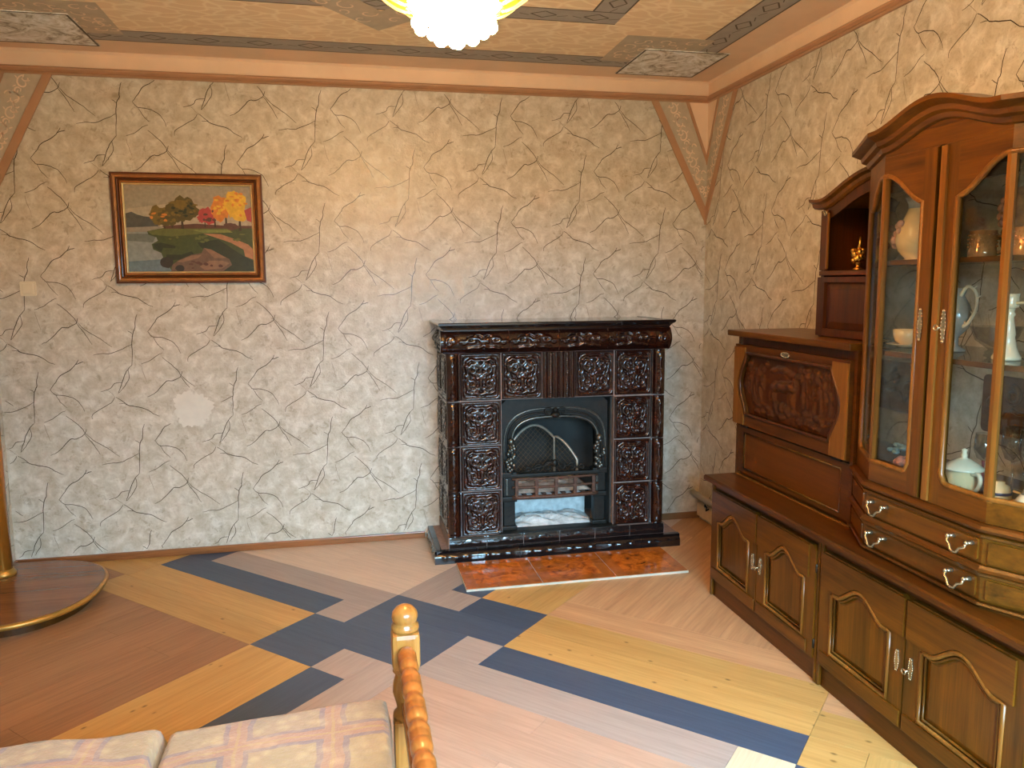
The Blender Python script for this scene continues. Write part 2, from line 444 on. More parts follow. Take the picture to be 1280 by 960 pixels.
def struct(o, label=None):
    o['kind'] = 'structure'
    if label: o['label'] = label
    return o
FRONT = lambda y: (lambda a, b, d: (a, y-d, b))         # surfaces facing the camera: a=x, b=z, d=out of the wall
SIDE = lambda x: (lambda a, b, d: (x-d, a, b))          # surfaces facing left: a=y, b=z
FLAT = lambda z: (lambda a, b, d: (a, b, z+d))
def spiral(cx, cy, r, turns, start, dirn=1, n=16):
    return [(cx+r*(1-0.8*t/n)*math.cos(start+dirn*turns*2*PI*t/n), cy+r*(1-0.8*t/n)*math.sin(start+dirn*turns*2*PI*t/n)) for t in range(n+1)]
def scurve(pts, n=6):
    """Catmull-Rom through points"""
    out = []
    for i in range(len(pts)-1):
        p0 = pts[max(0, i-1)]; p1 = pts[i]; p2 = pts[i+1]; p3 = pts[min(len(pts)-1, i+2)]
        for k in range(n):
            t = k/n
            out.append(tuple(0.5*((2*b)+(-a+c)*t+(2*a-5*b+4*c-d)*t*t+(-a+3*b-3*c+d)*t**3) for a, b, c, d in zip(p0, p1, p2, p3)))
    out.append(tuple(pts[-1])); return out
def rrect(x0, x1, y0, y1, r, n=4):
    o = []
    for cx, cy, a0 in ((x1-r, y1-r, 0), (x0+r, y1-r, PI/2), (x0+r, y0+r, PI), (x1-r, y0+r, 1.5*PI)):
        o += [(cx+r*math.cos(a0+PI/2*k/n), cy+r*math.sin(a0+PI/2*k/n)) for k in range(n+1)]
    return o

# ================================================================= ROOM SHELL
W, D, H = ROOM_W, ROOM_D, ROOM_H
def shell():
    fl = struct(G().box(-W-.1, .1, -D-.1, .1, -.12, -.008).build('floor', SUBF))
    ce = struct(G().box(-W-.1, .1, -D-.1, .1, H, H+.1).build('ceiling', CREAM))
    wb = struct(G().box(-W-.1, .1, 0, .1, -.01, H).build('wall_back', WALLPAPER))
    wr = struct(G().box(0, .1, -D, 0, -.01, H).build('wall_right', WALLPAPER))
    wl = struct(G().box(-W-.1, -W, -D, 0, -.01, H).build('wall_left', WALLPAPER))
    x0, x1, z0, z1 = WIN
    g = G()
    g.box(-W-.1, x0, -D-.1, -D, -.01, H); g.box(x1, .1, -D-.1, -D, -.01, H)
    g.box(x0, x1, -D-.1, -D, -.01, z0); g.box(x0, x1, -D-.1, -D, z1, H)
    wf = struct(g.build('wall_front', WALLPAPER))
    win = struct(G().ring([(x0, z0), (x1, z0), (x1, z1), (x0, z1)], [(x0+.06, z0+.06), (x1-.06, z0+.06), (x1-.06, z1-.06), (x0+.06, z1-.06)], FRONT(-D-.02), 0, .06).build('window_1', SWITCHM))
    xm = (x0+x1)/2
    G().box(xm-.03, xm+.03, -D-.08, -D-.02, z0+.06, z1-.06).build('mullion', SWITCHM, win)
    for a, b in ((x0+.06, xm-.03), (xm+.03, x1-.06)):
        G().box(a, b, -D-.055, -D-.049, z0+.06, z1-.06).build('pane', PANE, win)
    G().box(x0-.05, x1+.05, -D-.02, -D+.12, z0-.04, z0).build('window_sill', SWITCHM, win)
    return fl, ce, wb, wr, wl, wf
FLOOR, CEIL, WB, WR, WL, WF = shell()

# ---- wallpaper crack print: one repeat traced relative to its trunk node, in metres
K = 1/957.0
def S(*pts): return [((x-612)*K, (572-y)*K) for x, y in pts]
STROKES = [(S((640, 470), (628, 510), (626, 545), (612, 575), (605, 625), (602, 690), (598, 745)), 5.0),
 (S((588, 560), (600, 568), (610, 577)), 3.6),
 (S((598, 745), (575, 770), (555, 805), (540, 845), (527, 880), (520, 898)), 4.8),
 (S((575, 770), (580, 815), (560, 850), (545, 872), (520, 900)), 4.0),
 (S((540, 842), (500, 846), (480, 872), (430, 888)), 4.2),
 (S((605, 632), (560, 655), (500, 680), (455, 680), (408, 688)), 4.2),
 (S((838, 408), (825, 432), (790, 465), (745, 490), (720, 525), (688, 567)), 5.0),
 (S((862, 420), (845, 426), (822, 434)), 5.0),
 (S((688, 567), (700, 583), (717, 597), (760, 600), (810, 622), (835, 655), (850, 690)), 4.2),
 (S((715, 597), (735, 635), (765, 668)), 3.4),
 (S((645, 742), (690, 725), (730, 695), (757, 684)), 3.8),
 (S((645, 755), (655, 800), (670, 850)), 2.4),
 (S((755, 710), (800, 750), (835, 790), (845, 815)), 4.2),
 (S((852, 788), (840, 818), (800, 840), (770, 840), (735, 875), (700, 908), (665, 925)), 5.0),
 (S((842, 815), (865, 850), (885, 880), (912, 932)), 4.0),
 (S((848, 812), (880, 850), (930, 885), (958, 905), (1010, 950)), 4.0),
 (S((505, 315), (545, 345), (560, 360), (600, 372), (650, 385), (690, 415), (722, 430)), 5.0),
 (S((500, 315), (480, 345), (420, 380), (382, 408), (378, 432)), 4.2),
 (S((520, 352), (545, 352), (560, 358)), 3.2),
 (S((455, 268), (480, 290), (500, 312)), 2.2)]
def cracks(parent, name, fn, a0, a1, cols, skip=None, top=2.715, bot=0.05):
    g = G()
    for a, z, flip in cols:
        zz = z+0.632*2
        while zz > -0.6:
            for pts, w in STROKES:
                q = [((a+x), zz+y) for x, y in pts]
                q = [(x+R.uniform(-.0015, .0015), y+R.uniform(-.0015, .0015)) for x, y in scurve(q, 3)]
                run = []
                for x, y in q+[None, ] if False else q:
                    ok = a0+.003 < x < a1-.003 and bot < y < top and not (skip and skip(x, y))
                    if ok: run.append((x, y))
                    else:
                        if len(run) > 2: g.ribbon(run, w*.82e-3, fn, 0.0006, 0 if w > 2.5 else 1)
                        run = []
                if len(run) > 2: g.ribbon(run, w*.82e-3, fn, 0.0006, 0 if w > 2.5 else 1)
            zz -= 0.632
    o = g.build(name, [CRACK, CRACK2], parent, recalc=False); o['kind'] = 'stuff'; return o
PATCH_C = (-3.195, 0.875)
def in_patch(x, y):
    dx, dy = x-PATCH_C[0], y-PATCH_C[1]
    return (dx/.135)**2+(dy/.13)**2 < 1+0.25*math.sin(7*math.atan2(dy, dx))
cols_b = [(-3.49+.53*k-.53*2, 2.585-(.316 if k % 2 else 0), 0) for k in range(0, 11)]
cracks(WB, 'crack_print', FRONT(0), -W, 0, cols_b, in_patch)
# on the right wall the roll runs towards the camera (mirrored: local +x points to -y)
def mirrored(fn): return lambda a, b, d: fn(-a, b, d)
cols_r = [(.724+.526*k-.526*3, 2.60-(.316 if k % 2 == 0 else 0), 0) for k in range(0, 14)]
cracks(WR, 'crack_print', mirrored(SIDE(0)), 0, D, cols_r)
cols_l = [(-D+.3+.53*k-.53*2, 2.45-(.316 if k % 2 else 0), 0) for k in range(0, 15)]
cracks(WL, 'crack_print', lambda a, b, d: (-W+d, a, b), -D, 0, cols_l)
# paler patch of wall, kept free of the crack print
pp = []
for k in range(120):
    t = 2*PI*k/120; r = 1+.10*math.sin(3*t+1)+.05*math.sin(8*t)+.05*math.sin(19*t+2)+R.uniform(-.05, .05)
    pp.append((PATCH_C[0]+.105*r*math.cos(t), PATCH_C[1]+.10*r*math.sin(t)))
G().prism(pp, FRONT(0), 0, .0005).build('pale_patch', PATCHM, WB)

# ---- floor boards in the diagonal pattern
PA = 0.7785; PU = Vector((math.cos(PA), -math.sin(PA))); PV = Vector((math.sin(PA), math.cos(PA)))
PW = 0.1937
def gp(i, j):
    u = -0.565+(i-2.5)*PW; v = -2.390+(j-2.5)*PW
    p = PU*u+PV*v; return (p.x, p.y)
def clip(poly, x0, x1, y0, y1):
    for ax, lim, sg in ((0, x0, 1), (0, x1, -1), (1, y0, 1), (1, y1, -1)):
        out = []
        for k in range(len(poly)):
            a, b = poly[k-1], poly[k]
            ia, ib = (a[ax]-lim)*sg >= 0, (b[ax]-lim)*sg >= 0
            if ia != ib:
                t = (lim-a[ax])/(b[ax]-a[ax]); out.append((a[0]+(b[0]-a[0])*t, a[1]+(b[1]-a[1])*t))
            if ib: out.append(b)
        poly = out
        if not poly: return []
    return poly
FCELLS = []
def board(i0, i1, j0, j1, col, ax):
    e = 0.0035
    poly = [gp(i0+e, j0+e), gp(i1-e, j0+e), gp(i1-e, j1-e), gp(i0+e, j1-e)]
    poly = clip(poly, -W, 0, -D, 0)
    if len(poly) < 3: return
    ar = abs(sum(poly[k-1][0]*poly[k][1]-poly[k][0]*poly[k-1][1] for k in range(len(poly))))/2
    if ar < 0.002: return
    # local frame turned with the boards so the grain runs along them
    c = Vector(gp((i0+i1)/2, (j0+j1)/2))
    loc = [((Vector(p)-c).dot(PU), (Vector(p)-c).dot(PV)) for p in poly]
    g = G().prism(loc, FLAT(0), -.008, 0)
    o = bpy.data.objects.new('plank', g.mesh('plank', FL[col+ax])); COL.objects.link(o); o.parent = FLOOR
    o.location = (c.x, c.y, 0); o.rotation_euler = (0, 0, -PA)
LB = 6.65
def fill(i0, i1, j0, j1, col, ax, seed=0):
    """rows of boards one unit wide, running along ax, butt joints staggered"""
    rr = random.Random(seed)
    if ax == 'x':
        j = j0; k = 0
        while j < j1-1e-6:
            i = i0-(0 if k % 2 == 0 else LB*0.5) if seed else i0
            while i < i1-1e-6:
                board(max(i, i0), min(i+LB, i1), j, min(j+1, j1), col, ax); i += LB
            j += 1; k += 1
    else:
        i = i0; k = 0
        while i < i1-1e-6:
            j = j0-(0 if k % 2 == 0 else LB*0.5) if seed else j0
            while j < j1-1e-6:
                board(i, min(i+1, i1), max(j, j0), min(j+LB, j1), col, ax); j += LB
            i += 1; k += 1
# blue figure
for a in ((0, 2, 0, 1), (0, 4, 1, 2), (1, 4, 2, 3), (1, 5, 3, 4), (3, 5, 4, 5)): board(*a, 'blue', 'x')
board(-6.5, 0, 2, 3, 'blue', 'x'); board(-6.5, -5.5, 3, 9.65, 'blue', 'y')
board(2, 3, -6.65, 0, 'blue', 'y'); board(2, 3, 5, 11.65, 'blue', 'y'); board(5, 11.65, 2, 3, 'blue', 'x')
board(11.65, 12.65, -4.65, 2, 'blue', 'y'); board(3, 9.6, -7.65, -6.65, 'blue', 'x')
# pale lilac lines beside it
board(-5.5, 1, 3, 4, 'lilac', 'x'); board(0, 1, 2, 3, 'lilac', 'x'); board(1, 2, 4, 12, 'lilac', 'y'); board(2, 3, 4, 5, 'lilac', 'y')
board(4, 10.65, 1, 2, 'lilac', 'x'); board(4, 5, 2, 3, 'lilac', 'x'); board(3, 4, -5.65, 1, 'lilac', 'y'); board(2, 3, 0, 1, 'lilac', 'y')
# fields
fill(-5.5, 1, 4, 14, 'beige', 'x', 1)
board(10.65, 11.65, -5.65, 2, 'cream', 'y')
fill(4, 10.65, -6.65, 1, 'pinkbeige', 'x', 2)
# yellow frames
board(-6.65, 0, 0, 1, 'yellow', 'x'); board(-6.5, 0, 1, 2, 'yellow', 'x'); board(-8.5, -6.5, 1, 2, 'yellow', 'x'); board(-8.5, -7.5, 2, 9, 'yellow', 'y'); board(-7.5, -6.5, 2, 9, 'yellow', 'y')
board(0, 1, -6.65, 0, 'yellow', 'y'); board(1, 2, -6.65, 0, 'yellow', 'y')
board(5, 11.65, 3, 4, 'yellow', 'x'); board(5, 11.65, 4, 5, 'yellow', 'x'); board(11.65, 13.65, 3, 4, 'yellow', 'x')
board(3, 4, 5, 11.65, 'yellow', 'y'); board(4, 5, 5, 11.65, 'yellow', 'y')
board(11.65, 12.65, 2, 3, 'yellow', 'x'); board(12.65, 13.65, -4, 3, 'yellow', 'y')
# brown corners
fill(-16, 0, -8, 0, 'brown', 'y', 3); fill(-16, -6.65, 0, 1, 'brown', 'x'); fill(-14, -8.5, 1, 8, 'brown', 'x', 4)
fill(5, 18, 5, 6, 'pink', 'x'); fill(5, 18, 6, 16, 'pink', 'y', 5); fill(11.65, 18, 4, 5, 'pink', 'x'); fill(13.65, 20, -5, 4, 'pink', 'x', 6)
fill(0, 3, -16, -6.65, 'brown', 'x', 7); fill(3, 11, -16, -7.65, 'brown', 'x', 8); fill(11, 20, -16, -5.65, 'pink', 'x', 9)
fill(9.6, 10.65, -7.65, -6.65, 'pink', 'x'); fill(1, 3, 12, 16, 'beige', 'y'); fill(3, 5, 11.65, 16, 'beige', 'y')

# ---- baseboards, cornice mouldings
struct(G().box(-W, -1.86, -.018, 0, 0, .042, bev=.005).build('baseboard_back', BASEW))
struct(G().box(-.36, -.0, -.014, 0, 0, .045, bev=.004).build('baseboard_corner', BASEB))
struct(G().box(-W, -W+.018, -D, -.018, 0, .042, bev=.005).build('baseboard_left', BASEW))
def trims():
    prof = [(0, 2.712), (.012, 2.712), (.02, 2.719), (.013, 2.727), (.026, 2.737), (.026, 2.745), (.016, 2.753), (0, 2.753)]
    path = [(-.0005, -D), (-.0005, -.0005), (-W+.0005, -.0005), (-W+.0005, -D)]
    # travel so that the room is on the right-hand side
    path = path[::-1]
    path = [(-W+.0005, -D), (-W+.0005, -.0005), (-.0005, -.0005), (-.0005, -D)]
    struct(G().sweep(path, prof).build('trim_1', PINKM))
    struct(G().sweep(path, [(0, 2.753), (.004, 2.753), (.004, H-.012), (.016, H), (0, H)]).build('trim_2', CREAM))
trims()

# ---- slanted corner ornaments (papered strips between pink mouldings)
def corner_ornament(fn, name, w=.383):
    """a = distance from the corner along the wall, b = z; fn maps to world"""
    g = G().prism([(0, 1.975), (.012, 1.975), (w, 2.713), (.150, 2.713), (0, 2.345)], fn, 0, .004).build('damask_strip', DAMASK)
    struct(g); g.name = name
    G().prism([(0, 1.955), (.004, 1.955), (w+.006, 2.712), (w-.040, 2.712), (0, 2.045)], fn, .0035, .012).build('outer_moulding', PINKM, g)
    G().prism([(0, 2.322), (.156, 2.712), (.136, 2.712), (0, 2.366)], fn, .0035, .010).build('inner_moulding', PINKM, g)
    G().prism([(0, 2.366), (.136, 2.712), (0, 2.712)], fn, 0, .0045).build('cream_field', CREAM, g)
    s = G()
    for k in range(7):
        t = k/6.4
        ca = .222*(1-t)+.012; cb = 2.665*(1-t)+2.14*t
        sgn = 1 if k % 2 == 0 else -1
        sc = .040 if k < 6 else .025
        for (dx, dy, r, tu, st, di) in ((.012*sgn, 0, 1, .8, PI/2, sgn), (-.3*sc*sgn, -.9*sc, .8, .6, -PI/2*sgn, -sgn), (.7*sc*sgn, .6*sc, .55, .55, PI, sgn)):
            q = [p for p in spiral(ca+dx, cb+dy, sc*r, tu, st, di, 10) if p[0] > .004]
            if len(q) > 2: s.ribbon(q, .009, fn, .0048)
        for an in (.3, 1.2, 2.2, 3.6, 4.6):
            q = [(ca+sc*.9*math.cos(an)*m, cb+sc*.9*math.sin(an)*m) for m in (.8, 1.05, 1.3)]
            if min(p[0] for p in q) > .004: s.ribbon(q, .007, fn, .0048)
    s.build('scroll_print', DAMLINE, g, recalc=False)
corner_ornament(lambda a, b, d: (-a-.0006, -d-.0006, b), 'trim_3')
corner_ornament(lambda a, b, d: (-d-.0006, -a-.0006, b), 'trim_4')
corner_ornament(lambda a, b, d: (-W+a+.0006, -d-.0006, b), 'trim_5')
corner_ornament(lambda a, b, d: (-W+d+.0006, -a-.0006, b), 'trim_6')

# ---- papered ceiling
def ceiling_paper():
    dn = lambda lay: (lambda a, b, d: (a, b, H-.0005-lay*.0008-d))
    cx = -2.095; yl, yh = -D+.25, -.245
    def rect(x0, x1, y0, y1): return [(x0, y0), (x1, y0), (x1, y1), (x0, y1)]
    G().prism(rect(-3.77, -.42, yl+.18, -.425), dn(0), 0, .0006).build('scallop_panel', SCALLOP, CEIL)
    def band(x0, x1, y0, y1, along, name='border_band', lay=1):
        o = G().prism(rect(x0, x1, y0, y1), dn(lay), 0, .0006).build(name, BAND, CEIL)
        g = G(); f = dn(lay); d = .0007
        if along == 'x':
            for y in (y0+.004, y1-.004): g.ribbon([(x0, y), (x1, y)], .009, f, d, 0, False)
        else:
            for x in (x0+.004, x1-.004): g.ribbon([(x, y0), (x, y1)], .009, f, d, 0, False)
        L = (x1-x0) if along == 'x' else (y1-y0); n = int(L/.2585)
        for k in range(n+1):
            t = .10+k*.2585
            if t > L-.05: break
            if along == 'x': px, py, ax, ay = x1-t-.02, (y0+y1)/2, .062, .042
            else: px, py, ax, ay = (x0+x1)/2, y1-t-.02, .042, .062
            q = [(px+ax, py), (px, py+ay), (px-ax, py), (px, py-ay), (px+ax, py)]
            for m in range(4): g.ribbon([q[m], q[m+1]], .008, f, d, 0, False)
            for sg in (1, -1):
                e = (px+sg*ax*1.9, py) if along == 'x' else (px, py+sg*ay*1.9)
                h = (px+sg*ax*1.1, py+ay*.5) if along == 'x' else (px+ax*.5, py+sg*ay*1.1)
                g.ribbon([h, e], .005, f, d, 0, False)
        g.build('diamond_print', BANDLINE, o, recalc=False)
    band(-3.94, -.25, -.425, -.245, 'x'); band(-3.94, -.25, yl, yl+.18, 'x')
    band(-.42, -.25, yl+.18, -.425, 'y'); band(-3.94, -3.77, yl+.18, -.425, 'y')
    def damask(poly, lay, name='damask_square', sc=.07, seed=1):
        o = G().prism(poly, dn(lay), 0, .0006).build(name, DAMASK, CEIL)
        g = G(); f = dn(lay); rr = random.Random(seed)
        def inside(p):
            c = False
            for k in range(len(poly)):
                (x1, y1), (x2, y2) = poly[k-1], poly[k]
                if (y1 > p[1]) != (y2 > p[1]) and p[0] < (x2-x1)*(p[1]-y1)/(y2-y1)+x1: c = not c
            return c
        xs = [p[0] for p in poly]; ys = [p[1] for p in poly]
        x = min(xs)
        while x < max(xs):
            y = min(ys)
            while y < max(ys):
                q = spiral(x+rr.uniform(-.02, .02), y+rr.uniform(-.02, .02), sc*rr.uniform(.45, .75), .8, rr.uniform(0, 6.28), rr.choice((1, -1)), 8)
                if all(inside(p) for p in q): g.ribbon(q, .010, f, .0007)
                y += sc*1.1
            x += sc*1.1
        g.build('scroll_print', DAMLINE, o, recalc=False)
    for (xa, xb, xo) in ((-.845, -.36, 1), (-3.345, -3.83, -1)):
        for (ya, yb) in ((-.36, -.815), (yl+.11, yl+.57)):
            damask(rect(min(xa, xb), max(xa, xb), min(ya, yb), max(ya, yb)), 2.0)
    for (x0, x1) in ((-.67, -.175), (-4.01, -3.515)):
        for (y0, y1) in ((-.64, -.145), (yl-.07, yl+.425)):
            dy = .025 if x0 > -2 and y0 > -2 else 0
            t = G().prism(rect(x0, x1, y0+dy, y1+dy), dn(3), 0, .004).build('corner_tile', MARBLE, CEIL)
            g = G(); f = dn(3); r = rect(x0+.005, x1-.005, y0+dy+.005, y1+dy-.005)
            for k in range(4): g.ribbon([r[k-1], r[k]], .012, f, .0042, 0, False)
            g.build('tile_line', BANDLINE, t, recalc=False)
    # inner frame with the pointed damask figure
    fx0, fx1, fy1 = cx-1.13, cx+1.13, -.955; fy0 = yl+.955-.245
    band(fx0, fx1, fy1-.165, fy1, 'x', 'frame_band'); band(fx0, fx1, fy0, fy0+.165, 'x', 'frame_band')
    band(fx0, fx0+.165, fy0+.165, fy1-.165, 'y', 'frame_band'); band(fx1-.165, fx1, fy0+.165, fy1-.165, 'y', 'frame_band')
    cyc = (fy0+fy1)/2
    wdt, tip = .28, -.656
    for s in (1, -1):
        for (t0, sg) in ((tip, -1), (2*cyc-tip, 1)):
            Lk = 1.0
            damask([(cx, t0), (cx+s*Lk*.86, t0+sg*Lk), (cx+s*(Lk*.86-.18), t0+sg*(Lk+.14)), (cx, t0+sg*wdt)], 2.4, 'damask_point', .08, 5)
ceiling_paper()

# ================================================================= CHANDELIER
def chandelier():
    c = Vector((-2.005, -2.75, 0))
    t = thing('chandelier', 'lit crystal chandelier with amber glass petals hanging from the ceiling', 'chandelier', (c.x, c.y, H))
    G().lathe([(.0, H-.001), (.075, H-.001), (.07, H-.02), (.03, H-.035), (.012, H-.05), (.012, 2.50), (.03, 2.47), (.03, 2.44)], c, 20).build('stem', GILT, t)
    prof = [(.02, 2.445), (.09, 2.44), (.148, 2.405), (.150, 2.36), (.14, 2.315), (.118, 2.27), (.085, 2.235), (.045, 2.215), (.001, 2.208)]
    G().lathe(prof, c, 32).build('crystal_bowl', BULB, t)
    n = 14
    for k in range(n):
        a0 = 2*PI*k/n; g = G()
        def fn(u, v):
            # u across, v up the petal
            w = .062*(0.55+0.6*math.sin(PI*min(1, v*.75+.12)))
            r = .125+.145*math.sin(v*1.45); z = 2.262+.20*v**1.4
            rip = .004*math.cos(u*PI*8)
            s_ = (u-.5)*2*w; bow = -.018*(u-.5)**2*4
            rr = r+bow+rip
            return (c.x+rr*math.cos(a0)-s_*math.sin(a0), c.y+rr*math.sin(a0)+s_*math.cos(a0), z)
        g.grid(12, 8, fn)
        p = g.build('petal', AMBER, t, recalc=False)
        e = G()
        for uu in (0, .5, 1): e.tube([fn(uu, v/8) for v in range(9)], .0032, 5)
        e.build('petal_rib', AMBER2, p)
    l = bpy.data.lights.new('chandelier_bulbs', 'POINT'); l.energy = 100; l.color = (1.0, 0.79, 0.49); l.shadow_soft_size = .05
    lo = bpy.data.objects.new('chandelier_bulbs', l); COL.objects.link(lo); lo.parent = t; lo.location = (0, 0, 2.535-H)
    for k in range(12):
        a = 2*PI*k/12
        G().ball((c.x+.092*math.cos(a), c.y+.092*math.sin(a), 2.222), .017).build('crystal_drop', BULB, t)
    for k in range(6):
        a = 2*PI*k/6+.2
        G().ball((c.x+.046*math.cos(a), c.y+.046*math.sin(a), 2.196), .019).build('crystal_drop', BULB, t)
    G().ball((c.x, c.y, 2.190), .021, sc=(1, 1, 1.2)).build('crystal_drop', BULB, t)
chandelier()

# ================================================================= PICTURE AND SWITCH
def picture():
    x0, x1, z0, z1 = -3.550, -2.748, 1.600, 2.210
    t = thing('framed_painting', 'framed autumn lake landscape painting hanging on the papered wall', 'painting', ((x0+x1)/2, 0, z0))
    F = FRONT(0)
    def fr(a, b, d0, d1, name, m):
        G().ring([(x0+a, z0+a), (x1-a, z0+a), (x1-a, z1-a), (x0+a, z1-a)], [(x0+b, z0+b), (x1-b, z0+b), (x1-b, z1-b), (x0+b, z1-b)], F, d0, d1).build(name, m, t)
    fr(0, .010, .001, .022, 'outer_edge', FRAMED)
    # stepped profile, mitred: four mouldings
    def strip(a, b, da, db, name, m):
        o = [(x0+a, z0+a), (x1-a, z0+a), (x1-a, z1-a), (x0+a, z1-a)]; i = [(x0+b, z0+b), (x1-b, z0+b), (x1-b, z1-b), (x0+b, z1-b)]
        n = 7; g = G(); vs = []
        for k in range(n+1):
            s = k/n; d = da+(db-da)*s+.010*math.sin(PI*s)
            for (p, q) in zip(o, i): vs.append(F(p[0]+(q[0]-p[0])*s, p[1]+(q[1]-p[1])*s, d))
        fs = []
        for k in range(n):
            for m_ in range(4):
                l = (m_+1) % 4; fs.append((k*4+m_, k*4+l, (k+1)*4+l, (k+1)*4+m_))
        g.add(vs, fs, 0, False); g.build(name, m, t)
    strip(.008, .030, .018, .026, 'frame_moulding', FRAMEW)
    strip(.030, .044, .018, .014, 'frame_hollow', FRAMED)
    strip(.044, .056, .014, .012, 'frame_bead', FRAMEW)
    strip(.056, .066, .010, .007, 'gilt_slip', GILT2)
    X0, X1, Z0, Z1 = x0+.064, x1-.064, z0+.064, z1-.064
    cols = dict(sky=(148, 138, 120), sky2=(166, 152, 130), hill=(78, 78, 72), mist=(140, 132, 118), water=(132, 138, 134), water2=(98, 116, 124), shade=(104, 108, 102),
                meadow=(92, 96, 44), green=(62, 72, 32), dgreen=(40, 46, 24), path=(166, 116, 80), rock=(104, 80, 62), rock2=(132, 100, 76), bould=(48, 42, 36),
                olive=(82, 72, 28), olive2=(110, 90, 34), red=(164, 62, 60), orange=(204, 124, 44), yellow=(214, 168, 46), trunk=(58, 42, 28), bush=(86, 52, 42), lgreen=(116, 122, 58))
    names = list(cols); mats = [plain('paint_'+k, cols[k], 0.45, var=0.16, scale=45) for k in names]
    g = G(); lay = [0]
    def P(pts, c):
        lay[0] += 1
        q = [(X0+a*(X1-X0), Z1-b*(Z1-Z0)) for a, b in pts]
        d = .004+lay[0]*.00002
        g.add([F(a, b, d) for a, b in q], [list(range(len(q)))], names.index(c))
    rr = random.Random(3)
    P([(0, 0), (1, 0), (1, .55), (0, .55)], 'sky'); P([(0, .28), (.3, .22), (1, .26), (1, .55), (0, .55)], 'sky2')
    P([(0, .33), (.05, .31), (.09, .34), (.14, .36), (.2, .37), (.25, .42), (.25, .51), (0, .51)], 'hill')
    P([(0, .49), (.3, .47), (.3, .55), (0, .54)], 'mist')
    P([(0, .54), (.4, .54), (.4, 1), (0, 1)], 'water'); P([(0, .56), (.24, .56), (.2, .66), (0, .64)], 'shade'); P([(0, .88), (.3, .85), (.35, 1), (0, 1)], 'water2')
    P([(.16, .53), (.3, .49), (.6, .47), (1, .48), (1, 1), (.34, 1), (.28, .86), (.26, .78), (.2, .74), (.19, .68), (.24, .64), (.23, .60), (.17, .57)], 'green')
    P([(.16, .53), (.3, .495), (.55, .48), (.85, .50), (.8, .54), (.55, .56), (.35, .59), (.2, .57)], 'meadow'); P([(.5, .51), (.8, .51), (.84, .54), (.6, .545)], 'lgreen')
    P([(.2, .68), (.26, .66), (.38, .70), (.36, .76), (.28, .78), (.21, .73)], 'dgreen'); P([(.28, .72), (.4, .73), (.42, .80), (.3, .80), (.26, .77)], 'green'); P([(.30, .80), (.42, .80), (.5, .76), (.52, .80), (.4, .86), (.3, .86)], 'dgreen')
    P([(.55, .66), (.72, .62), (.82, .72), (.9, .80), (1, .88), (1, 1), (.7, 1), (.82, .9), (.7, .8), (.58, .72)], 'dgreen')
    P([(.60, .555), (.74, .56), (.86, .62), (.96, .68), (1, .74), (1, .86), (.93, .82), (.92, .74), (.82, .66), (.70, .60)], 'path')
    P([(.84, .55), (1, .55), (1, .67), (.92, .62)], 'green')
    P([(.33, 1), (.34, .92), (.40, .86), (.50, .80), (.58, .78), (.60, .72), (.70, .78), (.80, .85), (.82, .92), (.74, 1)], 'rock')
    P([(.38, .88), (.5, .81), (.58, .80), (.55, .84), (.42, .89)], 'rock2'); P([(.56, .94), (.64, .87), (.74, .87), (.8, .9), (.74, .96), (.6, .98)], 'rock2'); P([(.6, .72), (.66, .74), (.78, .84), (.68, .84)], 'rock2')
    def blob(cx, cy, rx, ry, c, n=22, jit=.25):
        P([(cx+rx*math.cos(2*PI*k/n)*(1+rr.uniform(-jit, jit)), cy+ry*math.sin(2*PI*k/n)*(1+rr.uniform(-jit, jit))) for k in range(n)], c)
    blob(.30, .89, .052, .065, 'bould', 14, .08); blob(.40, .96, .035, .04, 'bould', 12, .1)
    P([(.28, .47), (.55, .44), (.78, .46), (1, .46), (1, .49), (.3, .50)], 'bush')
    for a, b0, b1, w in ((.30, .40, .50, .006), (.36, .40, .49, .006), (.44, .38, .50, .012), (.62, .42, .48, .006), (.70, .38, .48, .008), (.79, .34, .49, .010), (.90, .36, .52, .012)):
        P([(a-w, b1), (a-w*.5, b0), (a+w*.5, b0), (a+w, b1)], 'trunk')
    blob(.28, .34, .085, .10, 'olive2'); blob(.25, .40, .05, .06, 'olive2'); blob(.33, .38, .08, .10, 'olive'); blob(.45, .27, .115, .13, 'olive'); blob(.40, .34, .08, .09, 'olive'); blob(.52, .30, .06, .07, 'olive'); blob(.43, .22, .05, .05, 'olive2')
    blob(.64, .35, .075, .09, 'red'); blob(.60, .38, .04, .05, 'red'); blob(.75, .25, .075, .15, 'orange'); blob(.73, .32, .05, .08, 'orange')
    blob(.88, .22, .085, .17, 'yellow'); blob(.90, .33, .07, .09, 'yellow'); blob(.86, .12, .05, .06, 'yellow'); P([(.94, .28), (1, .24), (1, .42), (.96, .40)], 'red'); blob(.83, .47, .06, .045, 'bush')
    for cx_, cy2, rx, ry, cc, nn in ((.45, .27, .11, .12, 'olive2', 16), (.33, .37, .08, .09, 'olive2', 12), (.28, .35, .08, .08, 'orange', 6), (.64, .35, .07, .08, 'bush', 7), (.75, .25, .07, .13, 'yellow', 10), (.88, .22, .08, .15, 'orange', 12), (.45, .27, .1, .1, 'dgreen', 12), (.5, .62, .2, .05, 'meadow', 10), (.45, .72, .12, .05, 'green', 8), (.6, .92, .14, .05, 'bush', 8), (.9, .6, .08, .04, 'meadow', 5)):
        for _ in range(nn):
            a_, r_ = rr.uniform(0, 6.28), math.sqrt(rr.random())
            blob(cx_+rx*r_*math.cos(a_), cy2+ry*r_*math.sin(a_), rr.uniform(.010, .022), rr.uniform(.008, .020), cc, 8, .3)
    g.build('canvas', mats, t, recalc=False)
    G().box(x0+.02, x1-.02, -.004, -.0012, z0+.02, z1-.02).build('backing', FRAMED, t)
picture()
